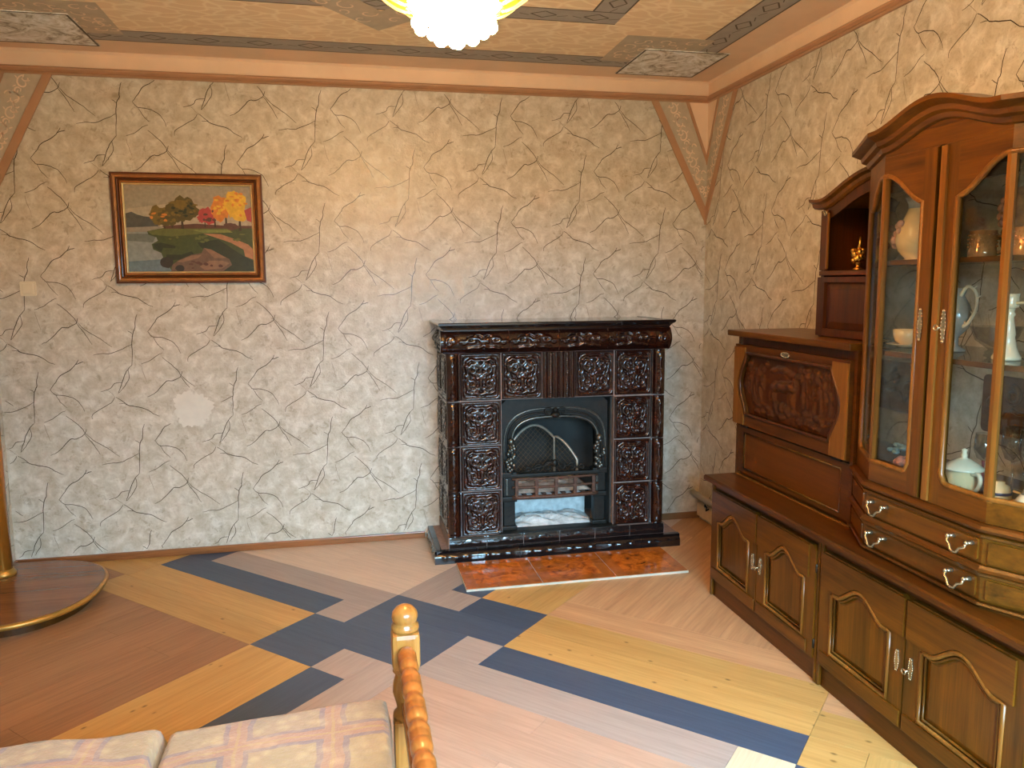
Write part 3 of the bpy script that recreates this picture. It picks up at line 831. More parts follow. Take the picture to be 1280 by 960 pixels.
def switch():
    t = thing('light_switch', 'small cream wall light switch left of the painting', 'switch', (-4.005, 0, 1.575))
    G().prism(rrect(-4.045, -3.965, 1.535, 1.615, .008), FRONT(0), .0008, .009).build('plate', SWITCHM, t)
    G().box(-4.033, -3.977, -.015, -.008, 1.547, 1.603, bev=.004).build('rocker', SWITCHM, t)
switch()

# ================================================================= FIREPLACE
def relief(nu, nv, w, h, curves, amp, border=.10, dome=0.0):
    """height field from scroll curves (normalised coords)"""
    pts = []
    for c, wd in curves:
        for k in range(len(c)-1):
            pts.append((c[k], c[k+1], wd))
    def hh(u, v):
        e = min(u*w, (1-u)*w, v*h, (1-v)*h)
        z = 0
        bd = border*min(w, h)
        # frame
        rx, ry = abs(u-.5)*w-(w/2-bd-.018), abs(v-.5)*h-(h/2-bd-.018)
        dd = math.hypot(max(rx, 0), max(ry, 0))-.018
        if dd > 0: z = amp*.55*min(1, dd/.006)
        else: z = dome*(1-((u-.5)*2)**2)*(1-((v-.5)*2)**2)
        best = 0
        if dd < 0.001:
            for (a, b, wd) in pts:
                ax, ay = a[0]*w, a[1]*h; bx, by = b[0]*w, b[1]*h
                px, py = u*w, v*h; L = (bx-ax)**2+(by-ay)**2 or 1e-9
                t = max(0, min(1, ((px-ax)*(bx-ax)+(py-ay)*(by-ay))/L))
                d2 = (px-ax-t*(bx-ax))**2+(py-ay-t*(by-ay))**2
                if d2 < wd*wd: best = max(best, math.sqrt(max(0, 1-d2/(wd*wd))))
        if e < .004: z *= e/.004
        return z+amp*best
    return hh
def tile_mesh(name, w, h, hh, nu, nv, mat, bulge=0.0):
    """tile centred on origin, lies in XZ, face towards -Y; back at y=0"""
    g = G()
    def fn(u, v):
        b = bulge*math.sin(PI*v)
        return ((u-.5)*w, -.006-hh(u, v)-b, (v-.5)*h)
    g.grid(nu, nv, fn)
    # skirt
    per = [(i/nu, 0) for i in range(nu)]+[(1, j/nv) for j in range(nv)]+[(1-i/nu, 1) for i in range(nu)]+[(0, 1-j/nv) for j in range(nv)]
    n = len(per)
    vs = [fn(*p) for p in per]+[((u-.5)*w, .004, (v-.5)*h) for u, v in per]
    g.add(vs, [(i, (i+1) % n, n+(i+1) % n, n+i) for i in range(n)])
    return g.mesh(name, mat)
def scrolls():
    c = []
    for s in (1, -1):
        X = lambda q: [(.5+s*(x-.5), y) for x, y in q]
        c.append((X(spiral(.68, .66, .13, 1.2, PI*.9, -1, 18)), .011)); c.append((X(spiral(.70, .34, .14, 1.2, -PI*.8, 1, 18)), .011))
        c.append((X(spiral(.60, .50, .10, .7, PI*.2, 1, 12)), .010)); c.append((X([(.5, .12), (.60, .16), (.72, .14), (.84, .18)]), .010))
        c.append((X([(.82, .22), (.86, .40), (.82, .56), (.87, .74)]), .009)); c.append((X([(.52, .86), (.62, .84), (.74, .88), (.84, .82)]), .010))
        c.append((X([(.5, .30), (.56, .22), (.62, .26)]), .010)); c.append((X([(.5, .72), (.57, .80), (.66, .78)]), .010))
        c.append((X(spiral(.81, .50, .05, .8, 0, 1, 8)), .008))
    rr = random.Random(17)
    for _ in range(11):
        x, y = rr.uniform(.56, .88), rr.uniform(.12, .88); r = rr.uniform(.025, .05); st = rr.uniform(0, 6.28); di = rr.choice((1, -1))
        for s in (1, -1): c.append(([(.5+s*(p-.5), q) for p, q in spiral(x, y, r, .9, st, di, 7)], .0058))
    c.append((spiral(.5, .52, .07, 1.0, 0, 1, 12), .012)); c.append(([(.5, .60), (.5, .74)], .012)); c.append(([(.5, .28), (.5, .42)], .012))
    return c
def fireplace():
    t = thing('tiled_fireplace', 'dark brown glazed tile fireplace with cast iron insert against the back wall', 'fireplace', (-1.108, -.25, 0))
    yf = -.45; x0, x1 = -1.763, -.452
    # core behind the tiles, hollow around the firebox
    g = G(); cy = yf+.012
    ox0, ox1, oz0, oz1 = -1.446, -.768, .135, .924
    g.box(x0+.012, ox0, cy, -.002, 0, 1.33); g.box(ox1, x1-.012, cy, -.002, 0, 1.33)
    g.box(ox0, ox1, cy, -.002, oz1, 1.33); g.box(ox0, ox1, cy, -.002, 0, oz0); g.box(ox0, ox1, -.05, -.002, oz0, oz1)
    g.build('core', MORTAR, t)
    # firebox lining
    g = G(); g.box(ox0, ox0+.01, -.40, -.06, oz0, oz1); g.box(ox1-.01, ox1, -.40, -.06, oz0, oz1); g.box(ox0, ox1, -.07, -.06, oz0, oz1); g.box(ox0, ox1, -.40, -.06, oz1-.01, oz1)
    g.build('firebox_lining', SOOT, t)
    cv = scrolls()
    # square relief tiles
    wt, ht = .234, .256
    hh = relief(60, 60, wt, ht, cv, .016, .075, .004)
    tm = tile_mesh('relief_tile', wt-.005, ht-.005, hh, 60, 60, GLAZE)
    rows = [(.135, .396), (.399, .661), (.664, .921), (.926, 1.196)]
    colsx = [(-1.684, -1.448), (-1.446, -1.206), (-1.010, -.772), (-.768, -.540)]
    for ci, (a, b) in enumerate(colsx):
        for ri, (c, d) in enumerate(rows):
            if ci in (1, 2) and ri < 3: continue
            o = inst('relief_tile', tm, t, ((a+b)/2, cy, (c+d)/2)); o.scale = ((b-a)/wt, 1, (d-c)/ht)
    # left flank
    for (c, d) in rows:
        for yc in (-.345, -.115):
            o = inst('relief_tile', tm, t, (x0+.012, yc, (c+d)/2), -PI/2); o.scale = (.22/wt, .8, (d-c)/ht)
    # corner pilasters: half columns with hanging ornament, one per row
    pw = .082
    pc = [(spiral(.5, .68, .16, 1.0, PI/2, 1, 10), .009), ([(.5, .2), (.42, .3), (.58, .4), (.42, .5), (.58, .6)], .009), ([(.5, .85), (.38, .78), (.5, .72), (.62, .78), (.5, .85)], .008)]
    ph = relief(12, 40, pw, .26, pc, .008, .02)
    def phh(u, v): return .030*math.sqrt(max(0, 1-((u-.5)*2.05)**2))*(1 if .05 < v < .95 else .75)+(ph(u, v) if .2 < u < .8 and .08 < v < .92 else 0)
    pm = tile_mesh('pilaster_tile', pw-.012, .257, phh, 14, 40, GLAZE)
    fm = G().box(-.006, .006, -.018, .004, -.128, .128, bev=.004).mesh('fillet_tile', GLAZE)
    for (a, b, fx) in ((x0, -1.684, -1.690), (-.540, x1, -.533)):
        for (c, d) in rows:
            o = inst('pilaster_tile', pm, t, ((a+b)/2-(0.006 if fx < -1 else -.006), cy, (c+d)/2)); o.scale = (1, 1, (d-c)/.26)
            o = inst('fillet_tile', fm, t, (fx, cy, (c+d)/2)); o.scale = (1, 1, (d-c)/.26)
    # centre pair of fluted tiles with a bead line
    def fl(u, v):
        z = .010*abs(math.sin(u*PI*3))+.004
        if abs(u-.5) < .06: z = .012+.006*abs(math.sin(v*PI*22))
        return z
    cm = tile_mesh('fluted_tile', .096, .267, fl, 30, 66, GLAZE)
    for xc in (-1.157, -1.059): inst('fluted_tile', cm, t, (xc, cy, 1.061))
    # bulging frieze
    fc = []
    for s in (1, -1):
        X = lambda q: [(.5+s*(x-.5), y) for x, y in q]
        fc += [(X(spiral(.72, .55, .16, 1.1, PI, -1, 16)), .010), (X(spiral(.90, .45, .10, .9, 0, 1, 10)), .009), (X([(.52, .3), (.6, .2), (.7, .22), (.82, .16)]), .009), (X([(.5, .75), (.58, .85), (.66, .80)]), .009)]
    fc += [(spiral(.5, .5, .08, 1, 0, 1, 12), .012)]
    fh = relief(60, 26, .294, .122, fc, .011, .02)
    fmesh = tile_mesh('frieze_tile', .291, .122, lambda u, v: fh(u, v), 60, 26, GLAZE, .026)
    for k in range(4): inst('frieze_tile', fmesh, t, (-1.696+.147+.294*k, cy, 1.262))
    ch = relief(16, 26, .10, .122, [(spiral(.5, .5, .28, 1.2, 0, 1, 14), .011)], .010, .02)
    cmesh = tile_mesh('frieze_corner', .098, .122, lambda u, v: ch(u, v), 16, 26, GLAZE, .030)
    for xc in (x0+.008, x1-.008):
        inst('frieze_corner', cmesh, t, (xc+(.012 if xc < -1 else -.012), cy, 1.262))
    for k in range(2):
        o = inst('frieze_side', fmesh, t, (x0+.012, -.118-.216*k, 1.262), -PI/2); o.scale = (.214/.294, 1, 1)
    o = inst('frieze_side', fmesh, t, (x1-.012, -.222, 1.262), PI/2); o.scale = (.42/.294, 1, 1)
    # string mouldings
    path = [(x0+.012, -.002), (x0+.012, cy), (x1-.012, cy), (x1-.012, -.002)]
    G().sweep(path, [(0, 1.196), (.026, 1.197), (.030, 1.201), (.024, 1.205), (0, 1.206)]).build('string_moulding', GLAZE, t)
    # top slab: cavetto and lip
    G().sweep(path, [(0, 1.322), (.026, 1.322), (.028, 1.330), (.034, 1.340), (.046, 1.350), (.054, 1.356), (.056, 1.366), (.050, 1.370), (0, 1.370)]).build('mantel_cornice', GLAZED, t)
    G().box(x0+.012, x1-.012, cy, -.002, 1.33, 1.368).build('mantel_top', GLAZED, t)
    # step of smaller tiles on the plinth
    sc_ = [(spiral(.5, .5, .12, .9, 0, 1, 10), .007), (spiral(.3, .45, .10, .9, PI, 1, 10), .007), (spiral(.7, .45, .10, .9, 0, -1, 10), .007)]
    sh = relief(34, 12, .216, .06, sc_, .0022, .06)
    sm = tile_mesh('step_tile', .2145, .060, lambda u, v: sh(u, v), 34, 12, GLAZED, .004)
    for k in range(6): inst('step_tile', sm, t, (-1.763+.109+.2185*k, yf-.012, .1045))
    g = G(); g.box(x0-.004, x1+.004, yf-.012, -.002, .072, .134); g.build('step_core', MORTAR, t)
    G().box(ox0-.02, ox1+.02, yf-.018, -.35, .1335, .140).build('sill', BLACKM, t)
    # plinth: rounded tiles with oval bosses
    px0, px1, py = -1.853, -.363, -.515
    def bull(u, v):
        return -.075*(max(0, v-.45)/.55)**2.2*0.55+.008*math.exp(-((u-.5)/.12)**2-((v-.5)/.16)**2)+.005*math.exp(-((u-.24)/.06)**2-((v-.5)/.2)**2)+.005*math.exp(-((u-.76)/.06)**2-((v-.5)/.2)**2)
    pm2 = tile_mesh('plinth_tile', .2465, .074, bull, 40, 16, GLAZED)
    for k in range(6): inst('plinth_tile', pm2, t, (px0+.124+.2483*k, py+.008, .0375))
    for k in range(2):
        o = inst('plinth_tile', pm2, t, (px0+.008, -.385+.25*k-.0, .0375), -PI/2); o.scale = (1, 1, 1)
    g = G(); g.box(px0+.012, px1-.004, py+.045, -.002, .0, .072); g.box(px0+.012, px1-.004, py+.012, -.002, 0, .04); g.build('plinth_core', MORTAR, t)
    return t
FIREPLACE = fireplace()

def fire_insert():
    """cast iron front set in the opening"""
    yp = -.395; F = FRONT(yp)
    L, Rr, B, T = -1.442, -.800, .141, .918; cx = -1.121
    def arch(hw, zs, zc, zb, n=22):
        o = [(cx-hw, zb)]
        for k in range(n+1):
            s = k/n; a = PI*(1-s)
            x = cx+hw*math.copysign(abs(math.cos(a))**.62, math.cos(a)); z = zs+(zc-zs)*abs(math.sin(a))**.75
            o.append((x, z))
        o.append((cx+hw, zb)); return o
    inn = arch(.252, .66, .800, .475)
    # outer outline with the same count
    out = []
    n = len(inn)
    for k, (x, z) in enumerate(inn):
        if k == 0: out.append((L, .475))
        elif k == n-1: out.append((Rr, .475))
        else:
            s = (k-1)/(n-3)
            per = [(L, .60), (L, T), (Rr, T), (Rr, .60)]
            lens = [T-.60, Rr-L, T-.60]; tot = sum(lens); q = s*tot
            if q < lens[0]: out.append((L, .60+q))
            elif q < lens[0]+lens[1]: out.append((L+q-lens[0], T))
            else: out.append((Rr, T-(q-lens[0]-lens[1])))
    g = G(); vs = []
    for d in (0, .018): vs += [F(a, b, d) for a, b in out]+[F(a, b, d) for a, b in inn]
    m = n; fs = []
    for i in range(n-1):
        j = i+1
        fs += [(i, j, m+j, m+i), (2*m+i, 3*m+i, 3*m+j, 2*m+j), (i, 2*m+i, 2*m+j, j), (m+i, m+j, 3*m+j, 3*m+i)]
    g.add(vs, fs); t = g.build('cast_iron_insert', BLACKM, FIREPLACE); t['label'] = 'black cast iron arched front with grate'
    for hw, zs, zc, r, d, mt in ((.262, .655, .812, .009, .022, IRON2), (.284, .65, .838, .007, .020, BLACKM), (.308, .64, .862, .006, .019, IRON2)):
        G().tube([F(a, b, d) for a, b in arch(hw, zs, zc, .48)], r, 8).build('arch_bead', mt, t)
    # crest at the keystone
    c = G()
    for s in (1, -1):
        c.tube([F(cx+s*abs(x-cx), z, .026) for x, z in spiral(cx+.045, .838, .030, 1.0, PI, -1, 12)], .006, 6)
        c.tube([F(cx+s*a, b, .024) for a, b in ((0, .815), (.05, .808), (.09, .812), (.12, .805))], .007, 6)
    c.ball(F(cx, .85, .026), .016); c.ball(F(cx, .822, .026), .018, sc=(1.6, 1, 1)); c.build('keystone_crest', BLACKM, t)
    # side posts in three lifts
    for s, xo in ((-1, L+.045), (1, Rr-.045)):
        g = G()
        g.box(xo-.045, xo+.045, yp-.028, yp+.04, .455, .490, bev=.006); g.box(xo-.036, xo+.036, yp-.018, yp+.04, .345, .455, bev=.004)
        g.box(xo-.045, xo+.045, yp-.030, yp+.04, .312, .346, bev=.008); g.box(xo-.034, xo+.034, yp-.014, yp+.04, .165, .312, bev=.004); g.box(xo-.045, xo+.045, yp-.025, yp+.04, .1405, .166, bev=.006)
        g.build('side_post', BLACKM, t)
        G().box(xo-.022, xo-.010, yp-.024, yp-.014, .352, .450, bev=.003).build('post_fillet', IRON2, t)
    # fruit clusters
    for s in (-1, 1):
        g = G(); rr = random.Random(4+s)
        for k in range(22):
            z = .50+.165*k/21; w = .026*math.sin(PI*(k+2)/24)+.006
            g.ball(F(cx+s*.268+rr.uniform(-w, w), z, .024+rr.uniform(-.004, .010)), .0125+.004*rr.random(), seg=8, rings=5)
        g.ball(F(cx+s*.268, .675, .028), .022, seg=10, rings=6)
        g.build('fruit_cluster', IRON2, t)
    # hood bar and scroll crest over the grate
    G().box(L+.05, Rr-.05, yp-.030, yp-.004, .455, .478, bev=.006).build('hood_bar', BLACKM, t)
    g = G()
    for s in (1, -1):
        for (a, r, st) in ((.04, .034, PI), (.105, .028, PI), (.165, .020, PI)):
            q = spiral(cx+a, .478+r*.95, r, 1.15, st, -1, 14)
            g.tube([F(cx+s*(x-cx), max(z, .474), .016) for x, z in q], .0055, 6)
        g.tube([F(cx+s*x, z, .014) for x, z in ((0, .548), (.03, .535), (.06, .515), (.10, .51), (.15, .495), (.22, .482))], .006, 6)
    g.ball(F(cx, .53, .016), .018, sc=(1, .6, 1.3)); g.build('scroll_crest', BLACKM, t)
    # grate
    g = G(); y1 = yp-.022
    bow = lambda x: -.022*(1-((x-cx)/.27)**2)
    for z, r in ((.448, .008), (.398, .008), (.338, .013)):
        g.tube([(cx-.262+.0524*k, y1+bow(cx-.262+.0524*k), z) for k in range(11)], r, 8)
    for k in range(5):
        x = cx-.235+.1175*k; g.box(x-.010, x+.010, y1+bow(x)-.008, y1+bow(x)+.008, .338, .448, bev=.003)
    g.build('grate_bars', RUST, t)
    g = G()
    for k in range(9): g.box(cx-.25+.06*k, cx-.228+.06*k, y1+.02, -.08, .335, .347)
    g.build('grate_bottom', RUST, t)
    # ash pan
    g = G(); g.box(cx-.26, cx+.26, -.16, -.15, .141, .335); g.build('ash_back_plate', ASH, t)
    def heap(zb, amp, y0, y1_, seed, mat, name, xh=.258):
        rr = random.Random(seed); ph = [(rr.uniform(6, 30), rr.uniform(6, 40), rr.uniform(0, 6)) for _ in range(7)]
        g = G()
        def fn(u, v):
            x = cx-xh+2*xh*u; y = y0+(y1_-y0)*v
            e = min(1, 6*u, 6*(1-u), 5*v, 3*(1-v)+.35)
            z = zb+amp*e*(.55+.45*sum(math.sin(a*u+b*v+c) for a, b, c in ph)/4)
            return (x, y, max(zb, z))
        g.grid(40, 18, fn); o = g.build(name, mat, t, recalc=False); return o
    heap(.1415, .055, -.37, -.165, 2, ASH, 'ash_heap'); heap(.348, .050, -.375, -.10, 5, ASHP, 'ash_bed', .24)
    G().box(L, Rr, -.44, -.36, .1402, .1412).build('ash_sill', BLACKM, t)
fire_insert()

def fire_screen():
    t = thing('fire_screen', 'folding bronze mesh fire screen standing inside the firebox', 'fire screen', (-1.15, -.26, .41))
    def panel(P0, P1, top, zb):
        """P0,P1 floor points; top(s) height"""
        P0, P1 = Vector(P0), Vector(P1); L = (P1-P0).length
        pt = lambda s, z: (P0.x+(P1.x-P0.x)*s, P0.y+(P1.y-P0.y)*s, z)
        n = 14
        G().tube([pt(0, zb)]+[pt(k/n, top(k/n)) for k in range(n+1)]+[pt(1, zb)], .0085, 8).build('screen_frame', BRONZE, t)
        G().tube([pt(0, zb+.01), pt(1, zb+.01)], .006, 6).build('bottom_rod', BRONZE, t)
        g = G(); step = .034
        k = -int(.5/step)
        while k*step < L+.5:
            for sg in (1, -1):
                seg = []
                for m in range(41):
                    z = zb+m*.01; a = k*step+sg*(z-zb)*1.0
                    s = a/L
                    if 0 <= s <= 1 and z <= top(s): seg.append(pt(s, z))
                if len(seg) > 1: g.tube([seg[0], seg[-1]], .0011, 4, caps=False)
            k += 1
        g.build('wire_mesh', WIRE, t)
    panel((-1.365, -.30), (-1.075, -.22), lambda s: .58+.155*math.sin(PI*(.10+.78*s))**.9, .405)
    panel((-1.072, -.22), (-.955, -.31), lambda s: .655-.135*s**1.2+.015*math.sin(PI*s), .405)
    # feet standing on the ash bed
    G().box(-1.37, -1.34, -.33, -.27, .392, .406).box(-1.085, -1.06, -.25, -.19, .392, .406).build('foot', BRONZE, t)
fire_screen()

def hearth():
    t = thing('hearth_slab', 'row of three brown burl-patterned hearth tiles on the floor before the fireplace', 'hearth', (-1.115, -.735, 0))
    def tile(x0, x1, y0, y1):
        z1 = .012
        c = [(x0, y0), (x1, y0), (x1, y1), (x0, y1)]; b = .062
        i = [(x0+b, y0+b), (x1-b, y0+b), (x1-b, y1-b), (x0+b, y1-b)]
        g = G(); g.prism(c, FLAT(0), 0, z1, 1)
        g.add([(x, y, z1+.0003) for x, y in i], [(0, 1, 2, 3)], 0)
        return g.build('hearth_tile', [HEARTH, HEARTHB], t)
    x = -1.735
    for k in range(3): tile(x+.411*k+.002, x+.411*(k+1)-.002, -.930, -.535)
    G().box(-1.735, -.502, -.937, -.931, 0, .011).build('edge_strip', EDGEW, t)
    G().box(-1.735, -.502, -.930, -.535, 0, .009).build('grout_bed', EDGEW, t)
hearth()

def pipe():
    t = thing('heating_pipe', 'cream heating pipe with valve running low along the right wall corner', 'pipe', (-.055, -.05, .0))
    G().tube([(-.058, -.016, .185), (-.058, -1.0, .178), (-.058, -1.22, .176)], .020, 12).build('pipe_run', PIPEM, t)
    G().box(-.030, -.001, -.90, -.03, .03, .115, bev=.004).build('pipe_casing', PIPEM, t)
    G().tube([(-.034, -.16, .118), (-.040, -.17, .135), (-.034, -.185, .12), (-.045, -.20, .105), (-.034, -.215, .12)], .005, 6).build('valve', BLACKM, t)
    G().box(-.06, -.0005, -.12, -.10, .155, .165).build('bracket', PIPEM, t)
pipe()

# ================================================================= WALL UNIT ON THE RIGHT
YA, YM, YB = -1.240, -2.165, -3.145
XD = -.512                                # cabinet carcass front
def cathedral(y0, y1, z0, zs, rise, n=20):
    """closed outline, a = y (from y0 down to y1), b = z"""
    o = [(y0, z0), (y0, zs)]
    for k in range(1, n):
        s = k/n; sh = .10
        if s < sh or s > 1-sh: z = zs
        else:
            q = (s-sh)/(1-2*sh); z = zs+rise*(.5-.5*math.cos(2*PI*q))**.8
        o.append((y0+(y1-y0)*s, z))
    o += [(y1, zs), (y1, z0)]
    return o
def shrink(o, d):
    cy = sum(p[0] for p in o)/len(o); zc = (min(p[1] for p in o)+max(p[1] for p in o))/2
    hy = max(abs(p[0]-cy) for p in o); hz = max(abs(p[1]-zc) for p in o)
    return [(cy+(p[0]-cy)*(1-d/hy), zc+(p[1]-zc)*(1-d/hz)) for p in o]
def escutcheon(parent, fn, y, z, h=.062, key=False, name='escutcheon'):
    g = G()
    out = []
    for k in range(36):
        a = 2*PI*k/36
        out.append((y+.0095*math.cos(a)*(1+.22*math.cos(6*a)), z+h*.5*math.sin(a)*(1+.05*math.cos(10*a))))
    g.prism(out, fn, 0, .003)
    for k in range(9):
        zz = z-h*.45+h*.9*k/8; w = .0085*math.sqrt(max(.1, 1-((zz-z)/(h*.5))**2))
        for s in (1, -1): g.ball(fn(y+s*w, zz, .003), .0026, seg=6, rings=4)
    o = g.build(name, BRASS, parent)
    if key:
        k = G().tube([fn(y, z-.004, .002), fn(y, z-.004, .022)], .003, 6)
        k.tube([fn(y+.010*math.cos(a), z-.004+.008*math.sin(a), .028) for a in [2*PI*i/10 for i in range(10)]], .0025, 6, True)
        k.build('key', BRASS, o)
    return o
def cab_door(t, y0, y1, z0, z1, hinge_right, key):
    """y0>y1 ; door on plane x = XD"""
    F = SIDE(XD)
    iy0, iy1 = y0-.078, y1+.078
    zi0, zs, rise = z0+.075, z1-.155, .066
    inn = cathedral(iy0, iy1, zi0, zs, rise)
    # frame outline with matching count
    n = len(inn); out = [(y0, z0), (y0, z1-.02)]
    for k in range(1, n-3+0): out.append((y0+(y1-y0)*k/(n-3), z1))
    out = out[:n-2]+[(y1, z1-.02), (y1, z0)]
    while len(out) < n: out.insert(2, (y0, z1))
    d = G().ring(out, inn, F, .0005, .020).build('door', OAK_Z, t)
    # proud upper rail and bottom rail with bevelled ends
    a0, a1 = (y0-.004, y1+.040) if hinge_right else (y0-.012, y1+.004)
    low = [(y, z) for y, z in inn[1:-1]]
    def ztop(y):
        for (ya, za), (yb, zb) in zip(low, low[1:]):
            if yb <= y <= ya: return za+(zb-za)*((y-ya)/(yb-ya) if yb != ya else 0)
        return zs
    ys = [a0+(a1-a0)*k/24 for k in range(25)]
    rail = [(a0, z1-.006)]+[(y, ztop(y)+.016) for y in ys]+[(a1, z1-.006)]
    G().prism(rail, F, .018, .0265).build('top_rail', OAK_Y, d)
    G().box(XD-.0265, XD-.018, a0, a1, z0+.004, zi0-.014, bev=.004).build('bottom_rail', OAK_Y, d)
    # moulding round the panel
    G().tube([F(a, b, .019) for a, b in shrink(inn, -.004)], .0085, 8, True).build('panel_moulding', OAK_L, d)
    G().tube([F(a, b, .017) for a, b in shrink(inn, .012)], .005, 6, True).build('inner_bead', OAK_Z, d)
    # raised field
    p1, p2 = shrink(inn, -.002), shrink(inn, .030); n = len(p1)
    g = G(); g.add([F(a, b, .006) for a, b in p1]+[F(a, b, .014) for a, b in p2], [(i, (i+1) % n, n+(i+1) % n, n+i) for i in range(n)]+[list(range(n, 2*n))])
    g.build('panel', OAK_Z, d)
    ye = (y1+.034) if not hinge_right else (y0-.034)
    yy = y1+.030 if not hinge_right else y0-.030
    escutcheon(d, lambda a, b, dd: F(a, b, .020+dd), yy, .5*(z0+z1)-.002, .075, key)
    # hinges on the outer stile
    yh = y1 if hinge_right else y0
    for zz in (z0+.06, z1-.09):
        G().tube([F(yh, zz-.02, .012), F(yh, zz-.016, .014), F(yh, zz+.016, .014), F(yh, zz+.02, .012)], [.003, .006, .006, .003], 8).build('hinge', STEEL, d)
    return d
def base_cabinet(ya, yb, label):
    t = thing('base_cabinet', label, 'cabinet', (-.27, (ya+yb)/2, 0), 'low cupboards under the long worktop')
    G().box(XD, -.02, ya, yb, .088, .600).build('carcass', OAK_Z, t)
    G().box(XD+.002, -.03, ya-.004, yb+.004, 0, .088).build('plinth', OAK_DY, t)
    G().box(XD-.004, XD+.001, ya-.002, yb+.002, .563, .598, bev=.002).build('rail', OAK_DY, t)
    for y in (ya-.009, yb+.011): G().box(XD-.014, XD+.001, y-.008, y+.008, .004, .594, bev=.004).build('edge_stile', OAK_Z, t)
    ym = (ya+yb)/2
    cab_door(t, ya-.016, ym+.003, .100, .560, False, False)
    cab_door(t, ym-.003, yb+.020, .100, .560, True, True)
    return t
base_cabinet(YA, YM, 'low oak two-door cupboard under the drop-front desk, nearest the fireplace')
base_cabinet(YM-.002, YB, 'low oak two-door cupboard under the glass display cabinet')
def worktop():
    g = G(); prof = [(0, .602), (.552, .602), (.560, .606), (.560, .624), (.552, .630), (0, .630)]
    ys = (YA+.002, YB-.03)
    vs = [(-.012-o, y, z) for y in ys for o, z in prof]; n = len(prof)
    g.add(vs, [(i, (i+1) % n, n+(i+1) % n, n+i) for i in range(n)]+[list(range(n)), list(range(2*n-1, n-1, -1))])
    tag(g.build('worktop', OAK_DY), 'long glossy dark oak worktop across both low cupboards', 'worktop')
worktop()

